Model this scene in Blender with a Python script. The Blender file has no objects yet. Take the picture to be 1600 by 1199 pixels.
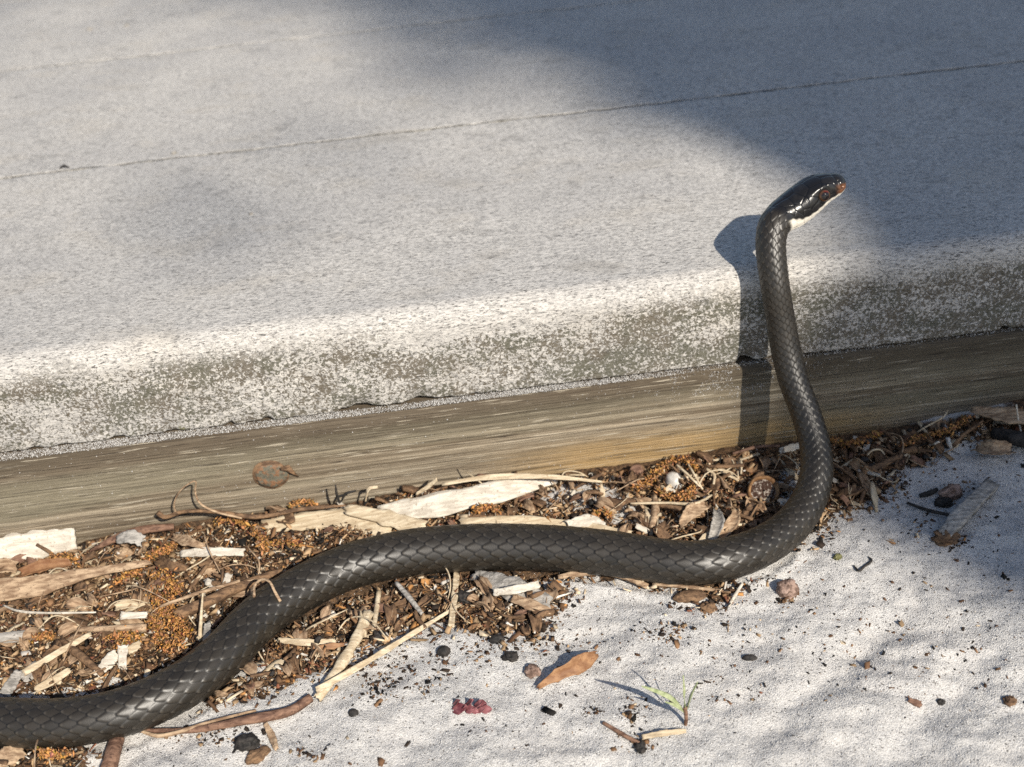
import bpy, math, random
import numpy as np
from mathutils import Vector
rng = np.random.default_rng(7); random.seed(7)
S = bpy.context.scene
C = S.collection
# ------------------------------------------------------------------ camera
FPX = 1850.0
PITCH, ROLL, YAW = 0.5655, -0.0989, 0.0439
CAM = np.array([-0.019, -0.368, 0.2747])
def cam_axes():
    cy, sy = math.cos(YAW), math.sin(YAW)
    f = np.array([sy*math.cos(PITCH), cy*math.cos(PITCH), -math.sin(PITCH)])
    r = np.array([cy, -sy, 0.0]); u = np.cross(r, f)
    return f, r*math.cos(ROLL)+u*math.sin(ROLL), -r*math.sin(ROLL)+u*math.cos(ROLL)
CF, CR, CU = cam_axes()
cd = bpy.data.cameras.new('camera'); cam = bpy.data.objects.new('camera', cd); C.objects.link(cam)
from mathutils import Matrix
cam.matrix_world = Matrix(((CR[0], CU[0], -CF[0], CAM[0]), (CR[1], CU[1], -CF[1], CAM[1]), (CR[2], CU[2], -CF[2], CAM[2]), (0, 0, 0, 1)))
cd.sensor_width = 36; cd.lens = 36*FPX/1600; cd.clip_start = 0.01; cd.clip_end = 500
cd.dof.use_dof = True; cd.dof.focus_distance = 0.385; cd.dof.aperture_fstop = 15
S.camera = cam
# ------------------------------------------------------------------ sky, sun, exposure
LD = np.array([-0.45, 1.0, -0.85]); LD = LD/np.linalg.norm(LD)        # direction the sunlight travels
EL = math.asin(-LD[2]); AZ = math.atan2(-LD[0], -LD[1])
w = bpy.data.worlds.new('World'); S.world = w; w.use_nodes = True
wn = w.node_tree; bg = wn.nodes['Background']
sky = wn.nodes.new('ShaderNodeTexSky'); sky.sky_type = 'NISHITA'; sky.sun_disc = False
sky.sun_elevation = EL; sky.sun_rotation = AZ
wn.links.new(sky.outputs[0], bg.inputs[0]); bg.inputs[1].default_value = 0.10
sl = bpy.data.lights.new('sun', 'SUN'); sl.energy = 5.0; sl.angle = math.radians(0.53); sl.color = (1.0, 0.93, 0.82)
sun = bpy.data.objects.new('sun', sl); C.objects.link(sun); sun.rotation_euler = Vector(LD).to_track_quat('-Z', 'Y').to_euler()
S.view_settings.view_transform = 'Standard'; S.view_settings.look = 'None'
S.view_settings.exposure = 0.27; S.view_settings.gamma = 1.0; S.view_settings.use_curve_mapping = False
S.render.engine = 'CYCLES'
S.cycles.max_bounces = 6; S.cycles.use_denoising = False

# ------------------------------------------------------------------ helpers
def ray(px, py):
    return CF+CR*(px-800)/FPX-CU*(py-599.5)/FPX
def at_y(px, py, Y):
    d = ray(px, py); return CAM+d*(Y-CAM[1])/d[1]
def at_z(px, py, z):
    d = ray(px, py); return CAM+d*(z-CAM[2])/d[2]
def to_px(P):
    d = np.asarray(P)-CAM; z = d@CF
    return np.stack([800+FPX*(d@CR)/z, 599.5-FPX*(d@CU)/z], -1)
def smooth(a, b, x):
    t = np.clip((x-a)/(b-a), 0, 1); return t*t*(3-2*t)
def vnoise(x, y, seed=0):
    x = np.asarray(x, float); y = np.asarray(y, float)
    xi = np.floor(x).astype(np.int64); yi = np.floor(y).astype(np.int64); fx = x-xi; fy = y-yi
    fx = fx*fx*(3-2*fx); fy = fy*fy*(3-2*fy)
    def h(a, b):
        n = (a*374761393+b*668265263+seed*974711) & 0x7fffffff
        n = ((n ^ (n >> 13))*1274126177) & 0x7fffffff
        return ((n ^ (n >> 16)) & 0xffff)/65535.0
    return (h(xi, yi)*(1-fx)+h(xi+1, yi)*fx)*(1-fy)+(h(xi, yi+1)*(1-fx)+h(xi+1, yi+1)*fx)*fy
def fbm(x, y, oct=4, seed=0):
    s = 0; a = .5
    for i in range(oct):
        s = s+a*(vnoise(x, y, seed+i*17)-.5); x = x*2.03+11.3; y = y*2.03+5.7; a *= .5
    return s
def mesh(name, V, F, smooth_shade=False):
    V = np.asarray(V, np.float32); me = bpy.data.meshes.new(name)
    if isinstance(F, np.ndarray):
        n, k = F.shape
        me.vertices.add(len(V)); me.vertices.foreach_set('co', V.ravel())
        me.loops.add(n*k); me.loops.foreach_set('vertex_index', F.astype(np.int32).ravel())
        me.polygons.add(n); me.polygons.foreach_set('loop_start', np.arange(0, n*k, k, dtype=np.int32))
        me.update(calc_edges=True)
    else:
        me.from_pydata(V.tolist(), [], F); me.update()
    if smooth_shade: me.polygons.foreach_set('use_smooth', np.ones(len(me.polygons), bool))
    return me
def color_attr(me, col, name='Col'):
    a = me.color_attributes.new(name, 'FLOAT_COLOR', 'POINT')
    c = np.ones((len(me.vertices), 4), np.float32); c[:, :3] = col; a.data.foreach_set('color', c.ravel())
def float_attr(me, v, name):
    a = me.attributes.new(name, 'FLOAT', 'POINT'); a.data.foreach_set('value', np.asarray(v, np.float32))
def obj(name, me, mat=None, parent=None, label=None, cat=None, group=None, kind=None):
    o = bpy.data.objects.new(name, me); C.objects.link(o)
    if mat is not None and me is not None and not me.materials: me.materials.append(mat)
    if parent is not None: o.parent = parent
    if label: o['label'] = label
    if cat: o['category'] = cat
    if group: o['group'] = group
    if kind: o['kind'] = kind
    return o
def grid_faces(n, m, closed=False):
    i = np.arange(n-1)[:, None]; j = np.arange(m if closed else m-1)[None, :]
    j2 = (j+1) % m
    return np.stack([i*m+j+0*i, i*m+j2, (i+1)*m+j2, (i+1)*m+j], -1).reshape(-1, 4)

# ---- materials
class NT:
    def __init__(s, name):
        s.m = bpy.data.materials.new(name); s.m.use_nodes = True; s.t = s.m.node_tree
        s.b = s.t.nodes['Principled BSDF']; s.out = s.t.nodes['Material Output']
        s.co = s.t.nodes.new('ShaderNodeTexCoord').outputs['Object']
    def n(s, typ, **kw):
        o = s.t.nodes.new(typ)
        for k, v in kw.items(): setattr(o, k, v)
        return o
    def link(s, a, b): s.t.links.new(a, b)
    def setin(s, node, i, v):
        if hasattr(v, 'is_linked') or isinstance(v, bpy.types.NodeSocket): s.link(v, node.inputs[i])
        else: node.inputs[i].default_value = v
    def map(s, scale, vec=None):
        o = s.n('ShaderNodeMapping'); s.link(vec or s.co, o.inputs[0]); o.inputs['Scale'].default_value = scale; return o.outputs[0]
    def noise(s, scale, detail=3, rough=.55, vec=None, dist=0):
        o = s.n('ShaderNodeTexNoise'); s.link(vec or s.co, o.inputs['Vector'])
        o.inputs['Scale'].default_value = scale; o.inputs['Detail'].default_value = detail
        o.inputs['Roughness'].default_value = rough; o.inputs['Distortion'].default_value = dist
        return o.outputs['Fac']
    def vor(s, scale, vec=None, out='Distance', feature='F1'):
        o = s.n('ShaderNodeTexVoronoi', feature=feature); s.link(vec or s.co, o.inputs['Vector']); o.inputs['Scale'].default_value = scale
        return o.outputs[out]
    def ramp(s, v, a, b, lo=0., hi=1.):
        o = s.n('ShaderNodeMapRange', interpolation_type='SMOOTHSTEP'); s.setin(o, 0, v)
        s.setin(o, 1, a); s.setin(o, 2, b); s.setin(o, 3, lo); s.setin(o, 4, hi); return o.outputs[0]
    def math(s, op, a, b=0.):
        o = s.n('ShaderNodeMath', operation=op); s.setin(o, 0, a); s.setin(o, 1, b); return o.outputs[0]
    def mix(s, f, a, b, blend='MIX'):
        o = s.n('ShaderNodeMix', data_type='RGBA', blend_type=blend); s.setin(o, 0, f)
        s.setin(o, 6, (*a, 1) if isinstance(a, tuple) else a); s.setin(o, 7, (*b, 1) if isinstance(b, tuple) else b); return o.outputs[2]
    def attr(s, name, out='Color'):
        o = s.n('ShaderNodeAttribute', attribute_name=name); return o.outputs[out]
    def xyz(s, vec=None):
        o = s.n('ShaderNodeSeparateXYZ'); s.link(vec or s.co, o.inputs[0]); return o.outputs
    def bump(s, h, strength, dist, normal=None):
        o = s.n('ShaderNodeBump'); o.inputs['Strength'].default_value = strength; o.inputs['Distance'].default_value = dist
        s.link(h, o.inputs['Height'])
        if normal is not None: s.link(normal, o.inputs['Normal'])
        return o.outputs[0]
    def done(s, col=None, rough=.8, spec=.3, normal=None):
        if col is not None: s.setin(s.b, 'Base Color', (*col, 1) if isinstance(col, tuple) else col)
        s.setin(s.b, 'Roughness', rough); s.b.inputs['Specular IOR Level'].default_value = spec
        if normal is not None: s.link(normal, s.b.inputs['Normal'])
        return s.m

def mat_board():
    t = NT('weathered_composite'); X, Y, Z = t.xyz()
    fib = t.noise(1, 5, .66, t.map((430, 1250, 1250)))
    fib2 = t.noise(1, 4, .62, t.map((620, 1900, 1900)), .6)
    big = t.noise(14, 3)
    col = t.mix(t.ramp(fib, .3, .68), (.38, .361, .333), (.67, .634, .580))
    col = t.mix(t.ramp(big, .3, .7, 0, .5), col, (.40, .385, .37))
    col = t.mix(t.ramp(t.noise(1, 4, .6, t.map((28, 42, 42))), .5, .7, 0, .45), col, (.52, .475, .41))
    col = t.mix(t.ramp(t.noise(1, 5, .65, t.map((60, 85, 85))), .56, .68, 0, .4), col, (.25, .24, .225))
    fl3 = t.noise(1, 3, .6, t.map((420, 1900, 1900)), 1.4)
    col = t.mix(t.ramp(fib2, .54, .63, 0, .8), col, (.15, .145, .14))
    col = t.mix(t.ramp(fl3, .565, .63, 0, .95), col, (.075, .07, .066))
    col = t.mix(t.ramp(t.noise(1, 4, .65, t.map((150, 420, 420)), .8), .63, .72, 0, .6), col, (.19, .18, .17))
    # algae freckles on the weathered front edge
    face = t.math('MULTIPLY', t.ramp(Z, .0745, .062), t.ramp(Y, .012, .002))
    patch = t.noise(1, 3, .6, t.map((26, 26, 60)))
    patch2 = t.noise(1, 2, .5, t.map((9, 9, 20)))
    fl = t.noise(900, 3, .62, None, .9)
    lv = t.math('ADD', t.math('MULTIPLY', patch, .62), t.math('MULTIPLY', patch2, .70))
    right = t.ramp(X, .075, .17, 0, .08)
    lv = t.math('ADD', t.math('ADD', lv, right), t.ramp(Z, .075, .055, -.09, .0))
    d = t.math('ADD', fl, t.math('MINIMUM', t.math('SUBTRACT', lv, .64), .075))
    spots = t.math('MULTIPLY', t.ramp(d, .505, .555), face)
    alg = t.mix(t.ramp(t.noise(60, 2), .4, .62), (.085, .066, .040), (.058, .056, .030))
    col = t.mix(t.math('MULTIPLY', spots, .82), col, alg)
    moss = t.math('MULTIPLY', t.math('MULTIPLY', t.ramp(t.noise(45, 2), .70, .76), t.ramp(fl, .48, .54)), face)
    col = t.mix(t.math('MULTIPLY', moss, .3), col, (.36, .36, .16))
    h = t.math('ADD', t.math('MULTIPLY', fib, .8), t.math('SUBTRACT', t.math('MULTIPLY', fib2, .6), t.math('MULTIPLY', spots, .45)))
    nb = t.bump(h, .75, .0005)
    nb = t.bump(t.noise(2600, 2), .4, .00025, nb)
    return t.done(col, .85, .2, nb)
def mat_beam():
    t = NT('treated_pine'); X, Y, Z = t.xyz()
    wob = t.noise(1, 3, .5, t.map((6, 6, 6)))
    warp = t.n('ShaderNodeCombineXYZ'); t.link(X, warp.inputs[0]); t.link(Y, warp.inputs[1])
    t.link(t.math('ADD', Z, t.math('MULTIPLY', wob, .004)), warp.inputs[2]); v = warp.outputs[0]
    g1 = t.noise(1, 5, .6, t.map((3.5, 420, 520), v)); g2 = t.noise(1, 5, .7, t.map((10, 1100, 1500), v)); g3 = t.noise(1, 2, .5, t.map((4, 60, 75), v))
    col = t.mix(t.ramp(g1, .35, .65), (.14, .108, .072), (.38, .315, .228))
    col = t.mix(t.ramp(g3, .42, .62, 0, .75), col, (.23, .205, .145))
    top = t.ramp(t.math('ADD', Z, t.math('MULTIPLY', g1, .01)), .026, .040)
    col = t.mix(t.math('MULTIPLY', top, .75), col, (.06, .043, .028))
    ochre = t.math('MULTIPLY', t.ramp(t.math('ADD', Z, t.math('MULTIPLY', wob, .022)), .027, .017), t.math('MULTIPLY', t.ramp(X, -.03, .03), t.ramp(X, .16, .11)))
    col = t.mix(t.math('MULTIPLY', ochre, .7), col, (.42, .27, .11))
    col = t.mix(t.ramp(g2, .52, .68, 0, .65), col, (.06, .046, .032))
    col = t.mix(t.ramp(t.noise(1, 3, .6, t.map((50, 1500, 1500), v)), .60, .68, 0, .8), col, (.50, .44, .34))
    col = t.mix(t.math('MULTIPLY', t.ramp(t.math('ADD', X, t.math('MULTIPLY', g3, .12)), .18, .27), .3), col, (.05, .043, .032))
    crk = t.noise(1, 2, .5, t.map((5, 700, 900), v)); col = t.mix(t.ramp(t.math('ABSOLUTE', t.math('SUBTRACT', crk, .5)), .012, .004, 0, .8), col, (.03, .022, .016))
    nb = t.bump(t.math('ADD', g1, t.math('MULTIPLY', g2, .9)), .9, .0008)
    nb = t.bump(t.noise(1800, 3), .35, .0003, nb)
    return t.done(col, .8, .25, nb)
def mat_ground():
    t = NT('white_quartz_sand'); soil = t.attr('soil', 'Fac')
    gr = t.vor(2600, out='Color'); gx = t.xyz(gr)[0]
    n = t.noise(22, 4); fine = t.noise(1500, 3, .6)
    col = t.mix(gx, (.42, .405, .383), (.64, .62, .59))
    col = t.mix(t.ramp(n, .35, .7, 0, .35), col, (.54, .505, .465))
    col = t.mix(t.ramp(gx, .05, .02, 0, .85), col, (.07, .06, .055))
    col = t.mix(t.ramp(fine, .62, .74, 0, .6), col, (.22, .20, .18))
    sc = t.mix(t.ramp(t.noise(700, 4, .7), .35, .65), (.022, .014, .009), (.15, .088, .046))
    sm = t.ramp(t.math('ADD', soil, t.math('MULTIPLY', t.math('SUBTRACT', t.noise(180, 4, .6), .5), .9)), .38, .62)
    col = t.mix(sm, col, sc)
    h = t.math('ADD', t.math('MULTIPLY', t.vor(2600), -.7), t.math('MULTIPLY', t.noise(500, 3), 1.2))
    nb = t.bump(h, .7, .0006)
    return t.done(col, .75, .3, nb)
def mat_vc(name, rough=.8, spec=.25, bump=.0, bscale=1200, mottle=.35):
    t = NT(name); c = t.attr('Col')
    c = t.mix(mottle, c, t.mix(t.noise(bscale*.5, 3, .6), (.25, .25, .25), (1.5, 1.45, 1.4)), 'MULTIPLY')
    nb = t.bump(t.noise(bscale, 3), bump, .0004) if bump else None
    return t.done(c, rough, spec, nb)
def mat_plain(name, a, b, scale=(600, 600, 600), rough=.8, spec=.25, bump=.5, lo=.35, hi=.65, dark=None):
    t = NT(name); gen = t.co
    n = t.noise(1, 4, .62, t.map(scale)); n2 = t.noise(900, 3, .6)
    col = t.mix(t.ramp(n, lo, hi), a, b)
    if dark: col = t.mix(t.ramp(n2, .58, .70, 0, .8), col, dark)
    nb = t.bump(t.math('ADD', n, t.math('MULTIPLY', n2, .6)), bump, .0005)
    return t.done(col, rough, spec, nb)
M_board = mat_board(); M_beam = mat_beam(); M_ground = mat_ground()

# ------------------------------------------------------------------ ground
LITTER = [[(-700, 600), (-700, 1010), (-200, 1110), (30, 1080), (110, 1085), (240, 1060), (330, 1100), (450, 1075), (520, 1040), (560, 1010), (640, 985), (700, 960), (750, 985), (800, 1000), (850, 985), (868, 935), (920, 908), (1010, 912), (1060, 925), (1120, 945), (1170, 890), (1250, 850), (1310, 800), (1370, 785), (1400, 750), (1470, 700), (1530, 690), (1580, 700), (1700, 690), (1900, 600), (1900, 400), (1000, 560)],
          [(-300, 1150), (60, 1165), (150, 1172), (130, 1240), (-300, 1300)]]
SANDY = [(900, 775, 85, 22), (975, 800, 40, 20), (1240, 760, 32, 45), (850, 915, 60, 14), (1480, 652, 95, 18), (1440, 745, 60, 22), (390, 1050, 40, 18), (180, 1062, 40, 8), (1010, 815, 30, 12)]
def in_poly(x, y, poly):
    r = np.zeros(np.shape(x), bool); n = len(poly)
    for i in range(n):
        x1, y1 = poly[i]; x2, y2 = poly[(i+1) % n]
        if y1 == y2: continue
        c = ((y1 > y) != (y2 > y)) & (x < (x2-x1)*(y-y1)/(y2-y1)+x1); r ^= c
    return r
SNK = None
def base_ground(x, y):
    z = .0055*fbm(x*26, y*30, 3, 3)+.0042*fbm(x*62+y*25, y*95, 3, 9)+.0018*fbm(x*230, y*230, 3, 21)
    z = z-.004*smooth(-.10, -.19, x)*smooth(-.06, -.01, y)+.0065*smooth(.13, .19, x)*smooth(-.05, -.0, y)
    u = (x-.075)*.80+(y+.125)*.60; v = -(x-.075)*.60+(y+.125)*.80
    z = z-.0022*np.exp(-(v/.006)**2)*smooth(-.06, -.02, u)*smooth(.07, .03, u)
    z = z-.0014*np.exp(-((v+.030)/.006)**2)*smooth(-.05, -.01, u)*smooth(.06, .02, u)
    return z
def soil_mask(x, y):
    p = to_px(np.stack([x, y, np.zeros_like(x)], -1)); m = np.zeros(np.shape(x), bool)
    front = (np.stack([x, y, np.zeros_like(x)], -1)-CAM)@CF > .05
    jx = p[..., 0]+30*(vnoise(x*220, y*220, 5)-.5)+22*(vnoise(x*700, y*700, 6)-.5); jy = p[..., 1]+24*(vnoise(x*220, y*220, 7)-.5)+20*(vnoise(x*700, y*700, 8)-.5)
    for q in LITTER: m |= in_poly(jx, jy, q)
    f = (m & front).astype(float)
    for a, b, c, d in SANDY: f = f*(1-.97*np.exp(-((p[..., 0]-a)/c)**2-((p[..., 1]-b)/d)**2))
    return f
# snake centreline: (px, py, width px, Y for the raised part or None when lying)
SN = [(-1500, 1010, 6, None), (-1250, 1040, 16, None), (-1000, 1100, 30, None), (-760, 1070, 46, None), (-520, 1010, 60, None), (-320, 1030, 70, None), (-160, 1100, 74, None), (-60, 1124, 75, None),
      (20, 1130, 76, None), (100, 1130, 76, None), (180, 1117, 76, None), (250, 1091, 76, None), (300, 1063, 75, None), (350, 1023, 75, None), (400, 971, 74, None), (450, 934, 73, None),
      (500, 906, 72, None), (550, 885, 72, None), (600, 872, 73, None), (650, 863, 74, None), (750, 856, 74, None), (850, 857, 73, None), (950, 865, 72, None), (1050, 879, 70, None),
      (1100, 880, 69, None), (1150, 870, 66, None), (1200, 849, 62, -.0655), (1240, 818, 58, -.058), (1265, 780, 54, -.050), (1276, 740, 51, -.043), (1274, 698, 48, -.0355), (1259, 645, 46, -.0275), (1242, 600, 46, -.0215), (1229, 550, 46, -.016), (1220, 500, 45, -.0125),
      (1212, 450, 44.5, -.010), (1206, 405, 46, -0.0060), (1205, 375, 47.5, -0.0025), (1210, 353, 50, 0.0005), (1222, 340, 53, 0.0035), (1238, 329, 55, 0.0055), (1262, 311, 54, 0.0070), (1284, 297, 47, 0.0080), (1306, 289.5, 34, 0.0085), (1321, 287.5, 8, 0.0085)]
cp = []; cr = []
for px, py, wd, Y in SN:
    if Y is None:
        z = .008
        for _ in range(4):
            P = at_z(px, py, z); r = wd/2*((P-CAM)@CF)/FPX; z = r*.90+.0005
    else:
        P = at_y(px, py, Y); r = wd/2*((P-CAM)@CF)/FPX
    cp.append(P); cr.append(r)
cp = np.array(cp); cr = np.array(cr)
def catmull(P, n):
    P = np.vstack([2*P[0]-P[1], P, 2*P[-1]-P[-2]]); out = []
    for i in range(1, len(P)-2):
        p0, p1, p2, p3 = P[i-1:i+3]
        d = [max(np.linalg.norm(b[:3]-a[:3]), 1e-6)**.5 for a, b in ((p0, p1), (p1, p2), (p2, p3))]
        t0 = 0; t1 = d[0]; t2 = t1+d[1]; t3 = t2+d[2]
        t = np.linspace(t1, t2, n, endpoint=False)[:, None]
        A1 = (t1-t)/(t1-t0)*p0+(t-t0)/(t1-t0)*p1; A2 = (t2-t)/(t2-t1)*p1+(t-t1)/(t2-t1)*p2; A3 = (t3-t)/(t3-t2)*p2+(t-t2)/(t3-t2)*p3
        B1 = (t2-t)/(t2-t0)*A1+(t-t0)/(t2-t0)*A2; B2 = (t3-t)/(t3-t1)*A2+(t-t1)/(t3-t1)*A3
        out.append((t2-t)/(t2-t1)*B1+(t-t1)/(t2-t1)*B2)
    return np.vstack(out+[P[-2][None]])
DORS = {0: (0, 0, 1), 25: (0, -.05, 1), 26: (-.1, -.05, 1), 27: (-.3, -.15, .8), 28: (-.6, -.3, .6), 29: (-.8, -.4, .4), 31: (-.85, -.5, .3), 34: (-.8, -.6, .3), 36: (-.8, -.45, .5), 38: (-.7, -.25, .6), 40: (-.4, -.15, .9), 42: (-.25, -.12, 1), 44: (-.2, -.1, 1)}
dk = sorted(DORS); dors = np.stack([np.interp(range(len(SN)), dk, [DORS[k][i] for k in dk]) for i in range(3)], -1)
ctrl = np.hstack([cp, cr[:, None], dors])
fine = catmull(ctrl, 60)
for _ in range(25):                                                     # relax small kinks of the traced line
    fine[1:-60] = fine[1:-60]*.5+.25*(fine[0:-61]+fine[2:-59])
seg = np.linalg.norm(np.diff(fine[:, :3], axis=0), axis=1); arc = np.concatenate([[0], np.cumsum(seg)]); TOT = arc[-1]
a_vis = np.interp(7.0*60, np.arange(len(arc)), arc)                     # enters the frame about here
a_head = np.interp(38.0*60, np.arange(len(arc)), arc)
lay = fine[:int(26.3*60)][::6]
def ground(x, y):
    x = np.asarray(x, float); y = np.asarray(y, float); z = base_ground(x, y); sh = z.shape
    fx = x.ravel(); fy = y.ravel(); zz = z.ravel().copy()
    near = np.where((fx > -.5) & (fx < .13) & (fy > -.16) & (fy < .02))[0]
    for ch in np.array_split(near, max(1, len(near)//20000)):
        if len(ch) == 0: continue
        d2 = (fx[ch, None]-lay[None, :, 0])**2+(fy[ch, None]-lay[None, :, 1])**2
        k = d2.argmin(1); d = np.sqrt(d2[np.arange(len(ch)), k]); r = lay[k, 3]
        wgt = smooth(2.0, 1.05, d/r); zz[ch] = zz[ch]*(1-wgt)+wgt*np.minimum(zz[ch], .0008)
        zz[ch] += .0011*np.exp(-((d/r-1.25)/.22)**2)
    return zz.reshape(sh)
def axis(fine0, fine1, st, far):
    mid = np.arange(fine0, fine1+st/2, st)
    g = [fine1]; s = st
    while g[-1] < far: s *= 1.35; g.append(g[-1]+s)
    h = [fine0]; s = st
    while h[-1] > -far: s *= 1.35; h.append(h[-1]-s)
    return np.concatenate([h[1:][::-1], mid, g[1:]])
gx = axis(-.27, .25, .001, 60); gy = axis(-.20, .012, .001, 60)
GX, GY = np.meshgrid(gx, gy, indexing='ij')
GZ = ground(GX, GY); far = np.maximum(np.abs(GX), np.abs(GY)); GZ = GZ*smooth(3, .6, far)
soil = soil_mask(GX, GY)*(far < .6)
gm = mesh('ground', np.stack([GX, GY, GZ], -1).reshape(-1, 3), grid_faces(len(gx), len(gy))[:, ::-1].copy(), True)
float_attr(gm, soil.ravel(), 'soil')
obj('ground', gm, M_ground, kind='structure')
def gz(x, y): return float(ground(np.array([x]), np.array([y]))[0])
def at_g(px, py, lift=0.):
    z = 0.
    for _ in range(4):
        P = at_z(px, py, z+lift); z = gz(P[0], P[1])
    return at_z(px, py, z+lift)

# ------------------------------------------------------------------ deck: boards on a beam
TOP, BOT, BW, GAP = .075, .0376, .1820, .0020
deck = obj('boardwalk', None, label='weathered grey boardwalk edge of wide boards laid on a wooden beam', cat='boardwalk')
def board(y0, y1, rf, rb, front=False):
    def arc_(cy, cz, r, a0, a1, n): return [(cy+r*math.cos(a), cz+r*math.sin(a)) for a in np.linspace(a0, a1, n)]
    pr = []
    ny = 34 if front else 8
    pr += [(y, BOT) for y in np.linspace(y1-.004, y0+.003, 6)]
    pr += arc_(y0+.0012, BOT+.0012, .0012, -math.pi/2, -math.pi, 5)
    pr += [(y0, z) for z in np.linspace(BOT+.003, TOP-rf-.001, 16 if front else 3)]
    pr += arc_(y0+rf, TOP-rf, rf, math.pi, math.pi/2, 12 if front else 6)
    pr += [(y, TOP) for y in np.linspace(y0+rf+.002, y1-rb-.002, ny)]
    pr += arc_(y1-rb, TOP-rb, rb, math.pi/2, 0, 5)
    pr += [(y1, BOT+.004)]
    pr = np.array(pr); m = len(pr)
    xs = axis(-.26, .27, .0012 if front else .004, 1.4)
    V = np.zeros((len(xs), m, 3)); V[..., 0] = xs[:, None]; V[..., 1] = pr[None, :, 0]; V[..., 2] = pr[None, :, 1]
    X = V[..., 0]; Y = V[..., 1]; Z = V[..., 2]
    w_ = .0012*fbm(X*9, Y*18, 3, 31)+.0003*fbm(X*90, Y*200+Z*200, 3, 41)
    topm = smooth(TOP-.02, TOP, Z); V[..., 2] += w_*topm
    eb = smooth(y1-.003, y1-.0004, Y); ef = 0 if front else smooth(y0+.003, y0+.0004, Y)
    V[..., 1] += (eb*.0013*fbm(X*120, X*0+y1*9, 3, 13)-ef*.0013*fbm(X*110, X*0+y0*9, 3, 15))*topm; V[..., 2] -= (eb+ef)*topm*.0006*np.maximum(0, vnoise(X*160, X*0+y0*7, 19)-.45)
    if front:
        fm = smooth(y0+.012, y0+.001, Y)
        V[..., 1] += fm*(.0022*fbm(X*14, Z*30, 3, 51)+.0009*fbm(X*160, Z*160, 3, 61))
        V[..., 2] += fm*smooth(TOP-.012, TOP-.001, Z)*.0020*fbm(X*22, X*0+3, 3, 71)
        low = smooth(BOT+.007, BOT, Z)*smooth(y0+.008, y0+.001, Y)
        n1 = vnoise(X*130, X*0+.5, 81); n2 = vnoise(X*300, X*0+2.5, 83); n3 = vnoise(X*23, X*0+4.5, 85)
        pk_ = smooth(.62, .9, n1*.45+n2*.35+n3*.35); chip = pk_*.0013+.0004*(n2-.25)
        V[..., 2] += low*np.maximum(chip, -.0001)
        V[..., 1] += low*pk_*.0022
    F = grid_faces(len(xs), m, True)
    faces = F.tolist()+[list(range(m))[::-1], list(range((len(xs)-1)*m, len(xs)*m))]
    me = mesh('board', V.reshape(-1, 3), faces, True)
    return obj('board', me, M_board, deck)
for k in range(6):
    y0 = k*(BW+GAP); board(y0, y0+BW, .0085 if k == 0 else .0003, .0005, k == 0)
# beam
def beam_front(x): return -.0032+.0018*np.clip(x/.2, -1, 1)
xs = axis(-.26, .27, .003, 1.4)
pr = [(.036, -.05), (.0, -.05)]+[(.0, z) for z in np.linspace(-.012, .034, 22)]+[(.0002, .0355), (.0008, .0364), (.0018, .0368), (.01, .0369), (.036, .0369)]
pr = np.array(pr); V = np.zeros((len(xs), len(pr), 3)); V[..., 0] = xs[:, None]; V[..., 1] = pr[None, :, 0]+(beam_front(xs)[:, None])*(pr[None, :, 0] < .011); V[..., 2] = pr[None, :, 1]
V[..., 1] += (.0006*fbm(V[..., 0]*4, V[..., 2]*110, 3, 91)+.0005*fbm(V[..., 0]*30, V[..., 2]*500, 3, 95))*(V[..., 2] < .034)*(V[..., 1] < .01)
bme = mesh('support_beam', V.reshape(-1, 3), grid_faces(len(xs), len(pr), True).tolist()+[list(range(len(pr)))[::-1], list(range((len(xs)-1)*len(pr), len(xs)*len(pr)))], True)
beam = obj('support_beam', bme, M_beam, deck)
# rusty nail head sunk in the beam, with its torn splinter
M_rust = mat_plain('rusty_steel', (.13, .12, .088), (.22, .115, .06), (420, 420, 420), .7, .4, .9, .45, .6, (.05, .04, .03))
nc = at_y(424, 743, beam_front(-.1)-.0002)
Vn = []; Fn = []
N = 28
prof = [(0, -.0007), (.003, -.0007), (.0052, -.0006), (.0060, -.0003), (.0061, .0010)]
for r_, y_ in prof:
    for k in range(N):
        a = 2*math.pi*k/N; rr = r_*(1+.05*math.sin(3*a+1)+.03*math.sin(7*a)); Vn.append((nc[0]+rr*math.cos(a), nc[1]+y_+.00025*math.sin(5*a+r_*900), nc[2]+rr*.86*math.sin(a)))
nail = obj('nail_head', mesh('nail_head', np.array(Vn), grid_faces(len(prof), N, True)), M_rust, beam)

# ------------------------------------------------------------------ the snake
s_list = np.concatenate([np.arange(0, a_vis, .0011), np.arange(a_vis, a_head-.004, .00028), np.arange(a_head-.004, TOT-.0012, .00016), TOT-.0012*(1-np.sin(np.linspace(0, math.pi/2, 9)))])
f_ = np.stack([np.interp(s_list, arc, fine[:, i]) for i in range(7)], -1)
def sm(a, n):
    for _ in range(n): a[1:-1] = .25*a[:-2]+.5*a[1:-1]+.25*a[2:]
    return a
Pc = f_[:, :3].copy(); Rr = f_[:, 3].copy(); Nd = f_[:, 4:7].copy()
T = np.gradient(Pc, s_list, axis=0); T = sm(T, 12); T /= np.linalg.norm(T, axis=1)[:, None]
Nd -= (Nd*T).sum(1)[:, None]*T; Nd /= np.linalg.norm(Nd, axis=1)[:, None]
Bd = np.cross(T, Nd)
MA = 168
th = (np.arange(MA)/MA*2-1)*math.pi                                       # -pi..pi, 0 = back, + = camera side
hs = (s_list-a_head)                                                      # metres into the head
HL = TOT-a_head
h = np.clip(hs/HL, 0, 1)
ss, TT = np.meshgrid(s_list, th, indexing='ij'); H2 = np.repeat(h[:, None], MA, 1)
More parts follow.
